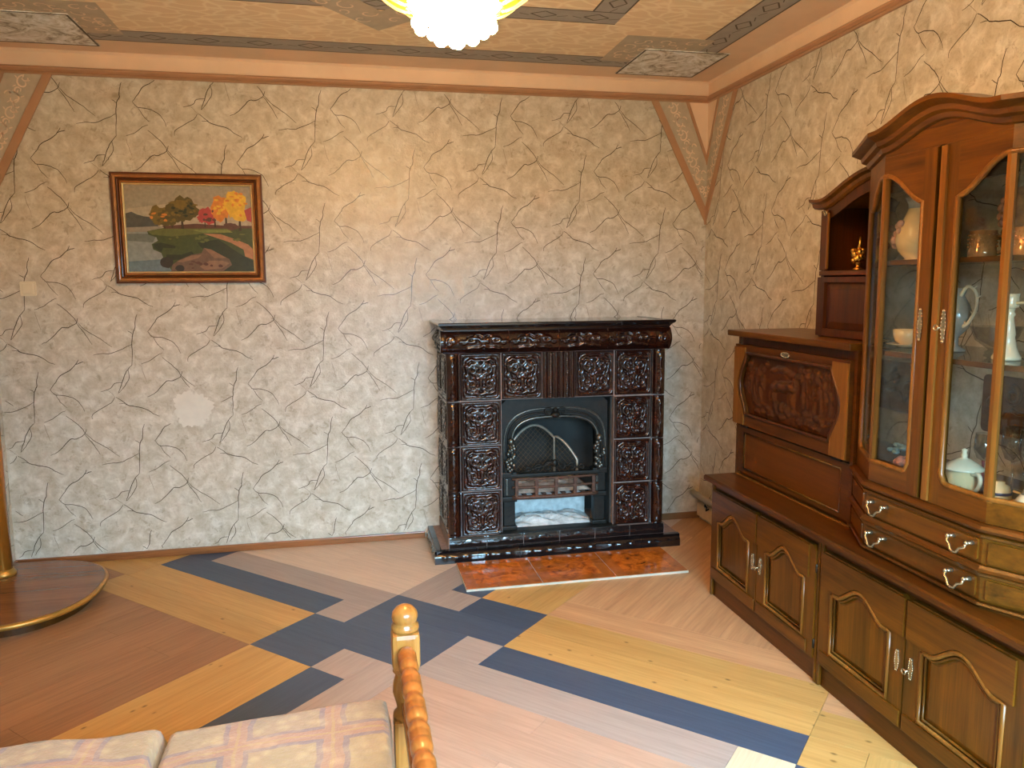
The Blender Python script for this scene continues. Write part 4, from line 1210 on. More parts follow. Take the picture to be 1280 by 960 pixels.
# ---- drop-front writing desk
def desk():
    xf = -.405; ya, yb = YA-.004, YM-.001
    t = thing('secretary_desk', 'dark oak drop-front writing desk with carved relief panel on the worktop', 'desk', (-.2, (ya+yb)/2, .630))
    F = SIDE(xf)
    g = G(); g.box(xf, -.02, ya, ya-.02, .6305, 1.322); g.box(xf, -.02, yb, yb+.02, .6305, 1.322); g.box(-.04, -.02, ya-.02, yb+.02, .6305, 1.322)
    g.box(xf+.02, -.04, ya-.02, yb+.02, .6305, .65); g.box(xf+.006, -.04, ya-.02, yb+.02, .885, .90)
    g.build('carcass', OAK_DY, t)
    G().box(xf-.035, -.02, ya+.055, yb+.004, 1.322, 1.350, bev=.004).build('top', OAK_Y, t)
    G().box(xf+.012, xf+.018, ya-.02, yb+.02, 1.283, 1.322).build('recess_strip', OAK_D, t)
    # lower framed panel
    a0, a1, z0, z1 = ya-.02, yb+.02, .650, .880
    G().ring([(a0, z0), (a1, z0), (a1, z1), (a0, z1)], [(a0-.055, z0+.022), (a1+.055, z0+.022), (a1+.055, z1-.030), (a0-.055, z1-.030)], F, -.018, -.002).build('lower_frame', OAK_DY, t)
    G().box(xf+.012, xf+.018, a0-.05, a1+.05, z0+.02, z1-.025).build('lower_panel', wood('oak_brown_panel', (82, 42, 5), (104, 55, 9), 'y', 0.33, 0.10, 0.6), t)
    G().tube([F(a, b, -.003) for a, b in ((a0-.055, z0+.022), (a1+.055, z0+.022), (a1+.055, z1-.030), (a0-.055, z1-.030))], .004, 6, True).build('panel_bead', OAK_Z, t)
    G().box(xf-.002, xf+.001, a0+.018, a1-.018, .6305, .638).build('foot_strip', OAK_L, t)
    # drop door
    d0, d1 = ya-.006, yb+.016; zb, zt = .893, 1.284
    cy_, cz = (d0+d1)/2, 1.098
    hw, hh = .375, .148
    hwz = lambda q: .335+.062*max(0, math.cos(q*PI/2))**1.5        # q = -1..1 up the panel
    def ctr(k):
        k = k % 48
        if k < 6 or k >= 42:                                         # +a side (c>0): towards -y
            q = (k if k < 6 else k-48)/6; return (cy_-hwz(q), cz+hh*q)
        if k <= 18:
            q = 1-(k-6)/6; return (cy_-hwz(1)*q, cz+hh)
        if k < 30:
            q = 1-(k-18)/6; return (cy_+hwz(q), cz+hh*q)
        q = -1+(k-30)/6; return (cy_-hwz(1)*q, cz-hh)
    inn = [ctr(k) for k in range(48)]
    out = []
    for k in range(48):
        a = 2*PI*k/48; c, s = math.cos(a), math.sin(a); m = max(abs(c), abs(s))
        out.append((cy_-(d0-d1)/2*c/m, (zt if s > 0 else zb)*abs(s)/m+cz*(1-abs(s)/m)))
    D = G().ring(out, inn, F, .002, .020).build('drop_door', OAK_DY, t)
    # lighter stiles with curved inner edge
    for s in (1, -1):
        pts = [(cy_+s*(d0-d1)/2*.995, zb+.004), (cy_+s*(d0-d1)/2*.995, zt-.012)]
        cur = []
        for k in range(21):
            z = zt-.012-(zt-.016-zb)*k/20; zz = abs((z-cz)/hh)
            bul = hwz(min(1, zz))+.012
            cur.append((cy_+s*bul, z))
        G().prism(pts+cur, F, .018, .027).build('stile', OAK_L, D)
    G().tube([F(a, b, .020) for a, b in inn], .009, 8, True).build('panel_moulding', OAK_D, D)
    # carved relief: ground, trees, animals, clouds
    rr = random.Random(11); blobs = []
    def B(u, v, ru, rv, h): blobs.append((u, v, ru, rv, h))
    for k in range(9): B(.66+.035*k+rr.uniform(-.01, .01), .48+.18*rr.random(), .010, .30, .010)
    for k in range(6): B(.05+.03*k, .45+.2*rr.random(), .010, .26, .009)
    for k in range(70): B(rr.uniform(.62, .97), rr.uniform(.5, .92), rr.uniform(.012, .03), rr.uniform(.03, .07), rr.uniform(.004, .009))
    for k in range(36): B(rr.uniform(.02, .26), rr.uniform(.45, .9), rr.uniform(.012, .03), rr.uniform(.03, .07), rr.uniform(.004, .009))
    for k in range(40): B(rr.uniform(.05, .95), rr.uniform(.06, .26), rr.uniform(.02, .05), rr.uniform(.02, .06), rr.uniform(.003, .007))
    for k in range(6): B(.34+.05*k, .80+.04*math.sin(k), .05, .05, .006)
    # stag-like animal leaping
    B(.46, .58, .085, .085, .016); B(.54, .60, .05, .08, .014); B(.37, .55, .05, .08, .014); B(.585, .70, .02, .10, .013); B(.615, .78, .03, .05, .013)
    for u in (.33, .36, .52, .56): B(u, .40, .011, .13, .011)
    for u in (.38, .44, .50): B(u, .24, .035, .09, .009)
    def fn(u, v):
        z = cz-hh*.96+2*hh*.96*v; y = cy_+hwz((z-cz)/hh)*.985*(1-2*u)
        h = 0
        for bu, bv, ru, rv, bh in blobs:
            q = ((u-bu)/ru)**2+((v-bv)/rv)**2
            if q < 1: h = max(h, bh*math.sqrt(1-q))
        return F(y, z, .001+h*1.6)
    G().grid(96, 48, fn).build('carved_panel', OAK_D, D, recalc=False)
    # brass plate and hinges
    pl = G(); o = []
    for k in range(40):
        a = 2*PI*k/40; o.append((cy_+.036*math.cos(a)*(1+.10*math.cos(4*a)), 1.266+.012*math.sin(a)*(1+.25*math.cos(6*a))))
    pl.prism(o, F, .020, .0235)
    for k in range(14):
        a = 2*PI*k/14; pl.ball(F(cy_+.032*math.cos(a), 1.266+.010*math.sin(a), .0235), .003, seg=6, rings=4)
    pl.build('escutcheon', BRASS, D)
    for y in (d0-.085, d1+.075): G().box(xf-.012, xf-.001, y-.03, y+.03, .880, .892, bev=.002).build('hinge', STEEL, D)
desk()

# ---- corner niche cabinet on the desk
def niche():
    xf = -.300; ya, yb = -1.745, YM-.002
    t = thing('niche_cabinet', 'dark oak niche cabinet with arched cornice between the wall and the display cabinet', 'cabinet', (-.16, (ya+yb)/2, 1.350))
    F = SIDE(xf); zt = 1.905
    g = G(); g.box(xf, -.01, ya, ya-.022, 1.3505, zt); g.box(xf, -.01, yb, yb+.022, 1.3505, zt+.08); g.box(-.03, -.01, ya-.022, yb+.022, 1.3505, zt+.04)
    g.box(xf+.012, -.03, ya-.022, yb+.022, 1.3505, 1.372); g.build('carcass', OAK_D, t)
    G().box(xf-.008, -.03, ya+.004, yb+.002, 1.608, 1.628, bev=.003).build('shelf', OAK_DY, t)
    # framed door below
    a0, a1, z0, z1 = ya-.004, yb+.004, 1.356, 1.602
    d = G().ring([(a0, z0), (a1, z0), (a1, z1), (a0, z1)], [(a0-.05, z0+.03), (a1+.05, z0+.03), (a1+.05, z1-.022), (a0-.05, z1-.022)], F, .0, .018).build('door', OAK_D, t)
    p1 = [(a0-.05, z0+.03), (a1+.05, z0+.03), (a1+.05, z1-.022), (a0-.05, z1-.022)]; p2 = [(a0-.085, z0+.06), (a1+.085, z0+.06), (a1+.085, z1-.05), (a0-.085, z1-.05)]
    g = G(); g.add([F(*p, .002) for p in p1]+[F(*p, .010) for p in p2], [(i, (i+1) % 4, 4+(i+1) % 4, 4+i) for i in range(4)]+[(4, 5, 6, 7)]); g.build('panel', OAK_D, d)
    # inner edge fillet, front stile
    G().box(xf-.012, xf, ya-.002, ya-.050, 1.630, 1.880, bev=.003).build('stile', OAK_D, t)
    G().box(xf-.014, xf-.004, ya-.046, ya-.056, 1.636, 1.868, bev=.003).build('stile_bead', OAK_L, t)
    # carved bracket
    G().tube([F(a, b, .014) for a, b in spiral(ya-.034, 1.866, .014, 1.2, 0, 1, 12)], .004, 6).build('bracket', BRASS, t)
    # arched cornice: S-curve rising towards the display cabinet
    ctl = scurve([(ya+.060, 1.912), (ya+.015, 1.905), (ya-.04, 1.908), (ya-.10, 1.928), (ya-.18, 1.960), (ya-.26, 1.985), (ya-.34, 1.998), (yb+.004, 2.000)], 5)
    prof = [(-.26, -.012), (.004, -.020), (.014, -.012), (.018, .002), (.034, .010), (.036, .022), (-.26, .022)]
    g = G(); m = len(prof); vs = []
    for y, z in ctl: vs += [(xf-o, y, z+h) for o, h in prof]
    fs = [(i*m+k, (i+1)*m+k, (i+1)*m+(k+1) % m, i*m+(k+1) % m) for i in range(len(ctl)-1) for k in range(m)]+[list(range(m)), [(len(ctl)-1)*m+k for k in range(m)]]
    g.add(vs, fs); g.build('cornice', OAK_Z, t)
    # arched head board
    head = [(y, z-.018) for y, z in ctl if y < ya]; head = [(ya, 1.888)]+head
    low = [(yb, 1.935)]+[(y, z-.045) for y, z in head[::-1] if yb < y < ya-.03]+[(ya, 1.872)]
    G().prism(head+low, F, -.016, -.001).build('head_board', OAK_D, t)
niche()

# ---- bay-fronted display cabinet
P1, P2, P3, P4 = (-.392, YM-.003), (-.505, -2.395), (-.505, -2.915), (-.392, YB)
def bay_map(door):
    """s along the bay from the centre split; returns world point at outward distance d"""
    c = Vector((-.505, -2.655)); A = Vector(P2 if door == 0 else P3); E = Vector(P1 if door == 0 else P4)
    l1 = (A-c).length; l2 = (E-A).length; sg = 1 if door == 0 else -1
    n1 = Vector((-1, 0)); dd = (E-A).normalized(); n2 = Vector((-abs(dd.y), sg*abs(dd.x)))
    mt = (n1+n2); mt = mt/mt.dot(n1)
    def fn(s, z, d):
        if abs(s-l1) < 1e-6: p = A+mt*d
        elif s < l1:
            p = c+(A-c)*(s/l1)+n1*d
        else:
            p = A+(E-A)*((s-l1)/l2)+n2*d
        return (p.x, p.y, z)
    return fn, l1, l1+l2
def strip_solid(g, fn, ss, lo, hi, d0, d1, mi=0):
    vs = []
    for s in ss:
        a, b = lo(s), hi(s); vs += [fn(s, a, d0), fn(s, b, d0), fn(s, b, d1), fn(s, a, d1)]
    fs = []
    for i in range(len(ss)-1):
        for k in range(4): fs.append((i*4+k, i*4+(k+1) % 4, (i+1)*4+(k+1) % 4, (i+1)*4+k))
    n = len(ss)-1; fs += [(0, 1, 2, 3), (n*4+3, n*4+2, n*4+1, n*4)]
    g.add(vs, fs, mi); return g
def bail_pull(parent, fn, s, z):
    """drop handle: two posts and a bent bail; fn(s,z,d)"""
    g = G()
    for q in (-.036, .036):
        g.tube([fn(s+q, z, .0), fn(s+q, z, .020)], [.008, .004], 8); g.ball(fn(s+q, z, .022), .0075, seg=8, rings=5)
    g.tube([fn(s-.036, z, .022), fn(s-.034, z-.014, .026), fn(s-.020, z-.020, .030), fn(s-.012, z-.034, .032), fn(s, z-.037, .033), fn(s+.012, z-.034, .032), fn(s+.020, z-.020, .030), fn(s+.034, z-.014, .026), fn(s+.036, z, .022)], .0042, 8)
    return g.build('bail_handle', BRASS, parent)
def display_cabinet():
    t = thing('display_cabinet', 'oak bay-fronted display cabinet with two arched glass doors and drawers', 'cabinet', (-.25, -2.655, .630))
    bay = [(-.02, P1[1]), P1, P2, P3, P4, (-.02, P4[1])]
    # carcass: bottom, top, sides, mirror back
    ins = [(-.02, P1[1]-.02), (P1[0]+.014, P1[1]-.02), (P2[0]+.03, P2[1]-.008), (P3[0]+.03, P3[1]+.008), (P4[0]+.014, P4[1]+.02), (-.02, P4[1]+.02)]
    G().prism(bay, FLAT(0), .6305, .640).build('base_board', OAK_DY, t)
    G().prism(ins, FLAT(0), .872, .893).build('floor_board', OAK_DY, t)
    G().prism(ins, FLAT(0), 1.990, 2.010).build('top_board', OAK_DY, t)
    for y in (P1[1], P4[1]):
        s = -1 if y == P1[1] else 1
        G().box(P1[0], -.02, y, y+s*.018, .640, 2.0).build('side_panel', OAK_Z, t)
    for y, sg in ((P1[1]-.018, -1), (P4[1]+.018, 1)):
        G().box(P1[0]+.012, -.045, y, y+sg*.003, .894, 1.988).build('side_mirror', MIRROR, t)
    G().box(-.026, -.020, P1[1]-.018, P4[1]+.018, .640, .872).build('back_board', OAK_D, t)
    G().box(-.040, -.020, P1[1]-.018, P4[1]+.018, 1.950, 1.990).build('back_rail', OAK_D, t)
    for z in (1.334, 1.643):
        sh = G().prism([(-.032, P1[1]-.022), (P1[0]+.03, P1[1]-.022), (P2[0]+.045, P2[1]-.01), (P3[0]+.045, P3[1]+.01), (P4[0]+.03, P4[1]+.022), (-.032, P4[1]+.022)], FLAT(0), z, z+.008).build('glass_shelf', SHELFG, t)
        G().sweep([(P1[0]+.03, P1[1]-.022), (P2[0]+.045, P2[1]-.01), (P3[0]+.045, P3[1]+.01), (P4[0]+.03, P4[1]+.022)], [(0, z-.006), (.012, z-.006), (.012, z+.010), (0, z+.010)]).build('shelf_edge', OAK_Y, sh)
    front = [P1, P2, P3, P4]
    # base moulding, drawers, ledges
    G().sweep(front, [(-.02, .640), (.012, .640), (.016, .644), (.012, .650), (-.02, .650)]).build('base_moulding', OAK_DY, t)
    def facets():
        out = []
        for dr in (0, 1): out.append(bay_map(dr))
        return out
    for (z0, z1) in ((.652, .742), (.762, .856)):
        d = G().sweep(front, [(-.03, z0), (.002, z0), (.006, z0+.006), (.006, z1-.014), (.014, z1-.010), (.016, z1-.002), (.006, z1), (-.03, z1)]).build('drawer', OAK_Y, t)
        for dr in (0, 1):
            fn, l1, l2 = bay_map(dr)
            a0, a1 = (0.0, l1-.012)
            f2 = lambda s, z, dd, fn=fn: fn(s, z, dd)
        # raised panels on the three faces
        fnL, l1, l2 = bay_map(0); fnR, _, _ = bay_map(1)
        fc = lambda y, z, dd: (-.505-dd, y, z)
        G().prism(rrect(-2.905, -2.405, z0+.012, z1-.020, .006), fc, .005, .012).build('drawer_panel', OAK_Y, d)
        for fn in (fnL, fnR):
            G().prism(rrect(l1+.016, l2-.022, z0+.012, z1-.020, .006), fn, .005, .012).build('drawer_panel', OAK_Y, d)
        for y in (-2.478, -2.850): bail_pull(d, lambda s, z, dd: (-.517-dd, s, z), y, z0+.058)
    G().sweep(front, [(-.03, .742), (.020, .742), (.024, .748), (.016, .754), (.010, .762), (-.03, .762)]).build('ledge_moulding', OAK_DY, t)
    G().sweep(front, [(-.03, .856), (.008, .856), (.020, .864), (.024, .872), (.016, .880), (.004, .884), (-.03, .884)]).build('ledge_moulding', OAK_DY, t)
    # doors
    zb, zt = .886, 1.992
    for dr in (0, 1):
        fn, l1, l2 = bay_map(dr)
        s0, s1 = .010, l2-.003; gs0, gs1 = .072, l2-.048
        gz0 = .958
        def gtop(s):
            q = (s-gs0)/(l1+.015-gs0) if s < l1+.015 else (gs1-s)/(gs1-l1-.015)
            q = max(0, min(1, q)); return 1.832+.100*(.5-.5*math.cos(PI*min(1, q*1.12)))**.85
        def gbot(s):
            e = min(s-gs0, gs1-s); r = .030
            return gz0+(r-math.sqrt(max(0, r*r-(r-min(r, max(0, e)))**2)))
        ss = sorted(set([gs0, l1, gs1]+[gs0+(gs1-gs0)*k/30 for k in range(31)]))
        D = G(); strip_solid(D, fn, [s0, gs0], lambda s: zb, lambda s: zt, -.022, 0); strip_solid(D, fn, [gs1, s1], lambda s: zb, lambda s: zt, -.022, 0)
        D = D.build('door', OAK_Z, t)
        strip_solid(G(), fn, ss, gtop, lambda s: zt, -.022, 0).build('top_rail', OAK_Y, D)
        strip_solid(G(), fn, ss, lambda s: zb, gbot, -.022, 0).build('bottom_rail', OAK_Y, D)
        strip_solid(G(), fn, [l1-.013, l1, l1+.013], lambda s: gz0-.01, lambda s: gtop(l1)+.004, -.018, .002).build('mullion', OAK_L, D)
        o = [fn(s, gtop(s), -.004) for s in ss]+[fn(s, gbot(s), -.004) for s in ss[::-1]]
        G().tube(o, .009, 8, True).build('glazing_bead', OAK_L, D)
        strip_solid(G(), fn, ss, lambda s: gbot(s)-.004, lambda s: gtop(s)+.004, -.014, -.011).build('pane', PANE, D)
        # cover strip at the meeting edge
        strip_solid(G(), fn, [s0-.004 if dr else s0, s0+.020], lambda s: zb+.004, lambda s: zt-.004, -.002, .008).build('meeting_bead', OAK_L if dr else OAK_Z, D)
        escutcheon(D, lambda a, b, dd, fn=fn: fn(a, b, dd), .050, 1.445, .105, dr == 1)
    # frieze and arched cornice
    N = 28; path = []
    def rise(y):
        d = abs(y+2.655); return .062*(.5+.5*math.cos(PI*min(1, d/.262)))**.9 if d < .262 else 0.0
    front_pts = [(P2[0], P2[1]+(P3[1]-P2[1])*k/N) for k in range(N+1)]
    ctl = [(P1[0]+.0, P1[1]+.0, -.016)]+[(P1[0]+(P2[0]-P1[0])*k/6, P1[1]+(P2[1]-P1[1])*k/6, -.016+.016*(k/6)) for k in range(1, 6)]+[(x, y, rise(y)) for x, y in front_pts]+[(P4[0]+(P3[0]-P4[0])*k/6, P4[1]+(P3[1]-P4[1])*k/6, -.016+.016*(k/6)) for k in range(5, 0, -1)]+[(P4[0], P4[1], -.016)]
    ctl = [(-.02, P1[1], -.016)]+ctl+[(-.02, P4[1], -.016)]
    prof = [(-.03, 2.004), (.003, 2.004), (.010, 2.008), (.016, 2.022), (.030, 2.030), (.034, 2.044), (.052, 2.054), (.062, 2.060), (.062, 2.074), (-.03, 2.076)]
    G().sweep(ctl, prof).build('cornice', OAK_Y, t)
    # frieze board under it
    fr = G()
    for dr in (0, 1):
        fn, l1, l2 = bay_map(dr)
        ss = sorted(set([0, l1, l2-.002]+[l1*k/16 for k in range(17)]))
        strip_solid(fr, fn, ss, lambda q: 1.9925, lambda q: 2.008+(.062*(.5+.5*math.cos(PI*min(1, q/.262)))**.9 if q < .262 else 0)-(.0 if q <= l1 else .010*(q-l1)/(l2-l1)), -.022, -.001)
    fr.build('frieze', OAK_Y, t)
    G().prism(bay, FLAT(0), 2.050, 2.056).build('dust_cover', OAK_DY, t)
display_cabinet()

# ================================================================= THINGS IN THE CABINET
SH0, SH1, SH2 = .8935, 1.3425, 1.6515
def jug():
    c = (-.27, -2.275, SH2); t = thing('porcelain_jug', 'tall cream porcelain jug with roses and grey-blue neck on the top shelf', 'jug', c)
    G().lathe([(.040, .001), (.044, .006), (.036, .012), (.060, .040), (.072, .075), (.066, .115), (.044, .160), (.032, .190)], c, 28).build('body', CHINA, t)
    G().lathe([(.032, .190), (.034, .205), (.046, .228), (.040, .226), (.028, .205), (.026, .190)], c, 28).build('neck', CHINAB, t)
    G().lathe([(.040, .226), (.034, .236), (.014, .246), (.006, .252), (.011, .262), (.001, .272)], c, 20).build('lid', CHINAB, t)
    G().tube([(c[0]+.02, c[1]-.035, c[2]+.20), (c[0]+.03, c[1]-.075, c[2]+.19), (c[0]+.03, c[1]-.09, c[2]+.14), (c[0]+.02, c[1]-.066, c[2]+.09)], .008, 8).build('handle', CHINA, t)
    rr = random.Random(2)
    for k in range(12):
        a = PI*(.55+.4*rr.random()); z = .05+.09*rr.random(); r = .072-.18*max(0, z-.075)
        G().ball((c[0]+r*math.cos(a), c[1]+r*math.sin(a), c[2]+z), .011+.006*rr.random(), seg=8, rings=5).build('rose', ROSE, t)
jug()
def mug(x, y, m, label, h=.088, r=.040):
    c = (x, y, SH2); t = thing('relief_mug', label, 'mug', c, 'lustre mugs on the top shelf')
    G().lathe([(r*.85, .001), (r*1.02, .008), (r*1.05, .022), (r*.98, .030), (r, h), (r*.9, h), (r*.88, .012), (.001, .010)], c, 26).build('body', m, t)
    g = G(); rr = random.Random(5)
    for k in range(18):
        a = 2*PI*k/18
        for z in (.038, .050, .062, .074): g.ball((x+(r+.001)*math.cos(a+.17*z*100), y+(r+.001)*math.sin(a+.17*z*100), SH2+z), .0030, seg=6, rings=4)
    g.build('relief', m, t)
    G().tube([(x+r*.7, y-r*.7, SH2+h*.8), (x+r*1.2, y-r*1.1, SH2+h*.75), (x+r*1.2, y-r*1.1, SH2+h*.3), (x+r*.75, y-r*.72, SH2+h*.2)], .005, 8).build('handle', m, t)
mug(-.31, -2.622, LUSTRE, 'amber lustre relief mug left of the corner bar of the display cabinet')
mug(-.31, -2.790, LUSTRE, 'amber lustre relief mug below the big lustre tankard')
mug(-.20, -2.500, LUSTREG, 'grey-green lustre mug half hidden behind the door stile')
def tankard():
    c = (-.20, -2.705, SH2); t = thing('lustre_tankard', 'large grey and amber lustre tankard with relief flowers on the top shelf', 'tankard', c)
    G().lathe([(.05, .001), (.052, .01), (.045, .02), (.050, .08), (.075, .10), (.092, .14), (.088, .18), (.066, .215)], c, 30).build('body', LUSTRE, t)
    G().lathe([(.066, .215), (.054, .24), (.05, .27), (.056, .30), (.050, .30), (.044, .27)], c, 30).build('neck', LUSTREG, t)
    G().tube([(c[0]-.01, c[1]+.05, c[2]+.29), (c[0]-.01, c[1]+.085, c[2]+.28), (c[0]-.01, c[1]+.09, c[2]+.23), (c[0]-.01, c[1]+.07, c[2]+.19)], .009, 8).build('handle', LUSTREG, t)
    rr = random.Random(8)
    for k in range(16):
        a = PI*(.45+.5*rr.random()); z = .10+.09*rr.random()
        G().ball((c[0]+.09*math.cos(a), c[1]+.09*math.sin(a), c[2]+z), .010+.007*rr.random(), seg=8, rings=5).build('flower', ROSE, t)
tankard()
def dark_figure():
    c = (-.12, -2.545, SH2); g = G()
    for dy, dz, r in ((0, .02, .026), (.02, .05, .026), (-.02, .055, .024), (0, .085, .028), (.03, .085, .018), (-.03, .09, .018), (0, .115, .018)): g.ball((c[0], c[1]+dy, c[2]+dz+.006), r)
    tag(g.build('bronze_ornament', DARKF, None, loc=c), 'dark flower-shaped bronze ornament behind the mugs', 'ornament')
dark_figure()
def cup_saucer(x, y, z, label, m, m2, flip=False):
    t = thing('cup_and_saucer', label, 'cup', (x, y, z))
    G().lathe([(.025, .001), (.030, .004), (.062, .012), (.066, .015), (.060, .015), (.028, .008), (.001, .007)], (x, y, z), 28).build('saucer', m2, t)
    if not flip: pr = [(.018, .009), (.022, .014), (.034, .022), (.041, .040), (.044, .066), (.041, .066), (.037, .040), (.030, .026), (.001, .020)]
    else: pr = [(.040, .015), (.040, .018), (.037, .045), (.030, .066), (.018, .072), (.018, .078), (.001, .078)]
    G().lathe(pr, (x, y, z), 28).build('cup', m, t)
    G().tube([(x+.02, y-.036, z+.055), (x+.03, y-.060, z+.05), (x+.03, y-.058, z+.03), (x+.02, y-.034, z+.026)], .004, 8).build('handle', m, t)
    if flip: G().lathe([(.0385, .040), (.0392, .044), (.0385, .048)], (x, y, z), 28).build('blue_band', DKBLUE, t)
cup_saucer(-.30, -2.285, SH1, 'cream cup on saucer on the middle shelf behind the left glass', CHINA, CHINA)
cup_saucer(-.35, -2.792, SH0, 'white cup upturned on saucers on the cabinet floor by the teapot', CHINA, CHINAW, True)
def ewer():
    c = (-.26, -2.475, SH1); t = thing('crystal_ewer', 'grey crystal ewer with thorny white handle on the middle shelf', 'ewer', c)
    G().lathe([(.035, .001), (.036, .006), (.012, .02), (.012, .05), (.04, .08), (.052, .12), (.04, .16), (.022, .19), (.03, .215)], c, 26).build('body', GREYC, t)
    q = scurve([(c[0]-.005, c[1]-.022, c[2]+.19), (c[0]-.005, c[1]-.05, c[2]+.222), (c[0]-.005, c[1]-.085, c[2]+.20), (c[0]-.005, c[1]-.09, c[2]+.15), (c[0]-.005, c[1]-.06, c[2]+.10), (c[0]-.005, c[1]-.03, c[2]+.085)], 5)
    h = G().tube(q, .006, 8)
    for k in (8, 12, 17, 21):
        p = Vector(q[k]); h.tube([p, p+Vector((0, -.016, .010))], [.005, .001], 6); h.tube([p, p+Vector((0, .014, .012))], [.005, .001], 6)
    h.build('handle', CHINAW, t)
ewer()
def bowl(x, y, z, s, label):
    t = thing('crystal_bowl', label, 'bowl', (x, y, z))
    G().lathe([(.03*s, .001), (.034*s, .006), (.020*s, .014), (.06*s, .045), (.078*s, .09*s), (.074*s, .09*s), (.055*s, .048), (.001, .018)], (x, y, z), 22, smooth=False).build('body', CLEAR, t)
bowl(-.20, -2.585, SH1, 1.0, 'wide cut crystal bowl on the middle shelf below the ewer handle')
def sugar_bowl():
    c = (-.22, -2.800, SH1); t = thing('sugar_bowl', 'pale glass sugar bowl with lid beside the white candlestick', 'sugar bowl', c)
    G().lathe([(.03, .001), (.03, .008), (.018, .015), (.05, .04), (.056, .075), (.050, .10), (.047, .10), (.052, .075), (.001, .02)], c, 24).build('body', CLEAR, t)
    G().lathe([(.053, .10), (.05, .108), (.03, .122), (.008, .13), (.012, .142), (.001, .150)], c, 24).build('lid', CHINAB, t)
sugar_bowl()
def candlestick():
    c = (-.33, -2.765, SH1); t = thing('candlestick', 'white porcelain candlestick with side arm on the middle shelf', 'candlestick', c)
    G().lathe([(.040, .001), (.040, .010), (.034, .020), (.026, .040), (.020, .070), (.022, .078), (.016, .110), (.013, .130), (.018, .138), (.013, .146), (.016, .156)], c, 22, smooth=True).build('stem', CHINAW, t)
    G().lathe([(.016, .156), (.025, .160), (.027, .172), (.024, .186), (.027, .200), (.020, .200), (.018, .17), (.001, .168)], c, 10).build('cup', CHINAW, t)
    G().tube([(c[0], c[1]-.02, c[2]+.172), (c[0], c[1]-.06, c[2]+.175), (c[0], c[1]-.09, c[2]+.185)], .005, 8).build('arm', CHINAW, t)
candlestick()
def teapot():
    c = (-.345, -2.645, SH0); t = thing('cream_teapot', 'cream lidded pot with blue print on the cabinet floor behind glass', 'pot', c)
    G().lathe([(.046, .001), (.050, .006), (.054, .02), (.052, .06), (.050, .078), (.053, .082)], c, 30).build('body', CHINA, t)
    G().lathe([(.062, .082), (.060, .088), (.040, .104), (.018, .116), (.008, .120), (.010, .128), (.007, .136), (.010, .146), (.001, .150)], c, 30).build('lid', CHINAW, t)
    G().tube(scurve([(c[0]-.01, c[1]-.048, c[2]+.075), (c[0]-.01, c[1]-.076, c[2]+.078), (c[0]-.01, c[1]-.082, c[2]+.05), (c[0]-.01, c[1]-.066, c[2]+.025), (c[0]-.01, c[1]-.050, c[2]+.020)], 4), .007, 8).build('handle', CHINAW, t)
    for k, a in enumerate((2.6, 2.9, 3.2, 3.5, 3.8)):
        p = [(c[0]+.0535*math.cos(a+da), c[1]+.0535*math.sin(a+da), c[2]+z) for da, z in ((-.08, .018), (-.02, .032), (.04, .022), (.09, .036))]
        G().tube(p, .0013, 5).build('blue_print', DKBLUE, t)
    g = G().tube([(c[0]+.0, c[1]+.05, c[2]+.03), (c[0]-.0, c[1]+.075, c[2]+.05), (c[0], c[1]+.09, c[2]+.08)], [.012, .009, .006], 10); g.build('spout', CHINA, t)
teapot()
def wine_glass(x, y, label, s=1.0, red=False):
    t = thing('wine_glass', label, 'wine glass', (x, y, SH0), 'stemmed glasses on the cabinet floor')
    G().lathe([(.032*s, .001), (.030*s, .004), (.005, .012), (.004, .07*s), (.006, .085*s)], (x, y, SH0), 20).build('stem', REDG if red else CLEAR, t)
    G().lathe([(.004, .085*s), (.022*s, .095*s), (.034*s, .13*s), (.030*s, .185*s), (.029*s, .185*s), (.032*s, .13*s), (.001, .092*s)], (x, y, SH0), 20).build('bowl', CLEAR, t)
wine_glass(-.19, -2.560, 'clear stemmed glass with red stem left behind the cream pot', .95, True)
wine_glass(-.17, -2.660, 'tall clear wine glass right behind the cream pot', 1.15)
wine_glass(-.20, -2.760, 'tall clear wine glass behind the upturned cup', 1.2)
wine_glass(-.22, -2.850, 'clear wine glass behind the blue and white vase', 1.15)
def small_vase():
    c = (-.39, -2.955, SH0); t = thing('blue_white_vase', 'small round blue and white vase on the cabinet floor at right', 'vase', c)
    G().lathe([(.025, .001), (.040, .012), (.048, .035), (.044, .060), (.030, .080)], c, 24).build('body', CHINAW, t)
    G().lathe([(.030, .080), (.020, .100), (.022, .122), (.030, .140), (.026, .140), (.016, .100)], c, 24).build('neck', CHINAB, t)
small_vase()
def peach_dish():
    c = (-.42, -2.735, SH0); tag(G().lathe([(.020, .001), (.024, .004), (.046, .022), (.044, .024), (.022, .008), (.001, .006)], c, 24).build('peach_dish', PEACH, None, loc=c), 'small peach china dish between the cream pot and the upturned cup', 'dish')
peach_dish()
def flower_ornament():
    c = (-.30, -2.300, SH0); t = thing('flower_ornament', 'coral and teal porcelain flower ornament behind the left glass door', 'ornament', c)
    rr = random.Random(21)
    for k in range(14):
        a = rr.uniform(0, 6.28); r = rr.uniform(0, .034)
        G().ball((c[0]+r*math.cos(a), c[1]+r*math.sin(a), c[2]+.014+.022*rr.random()), .014, seg=8, rings=5).build('petal', CORAL, t)
    for k in range(9):
        a = rr.uniform(0, 6.28); r = rr.uniform(0, .03)
        G().ball((c[0]+r*math.cos(a), c[1]+.012+r*math.sin(a), c[2]+.055+.03*rr.random()), .014, seg=8, rings=5, sc=(1, 1, .6)).build('leaf', TEAL, t)
flower_ornament()
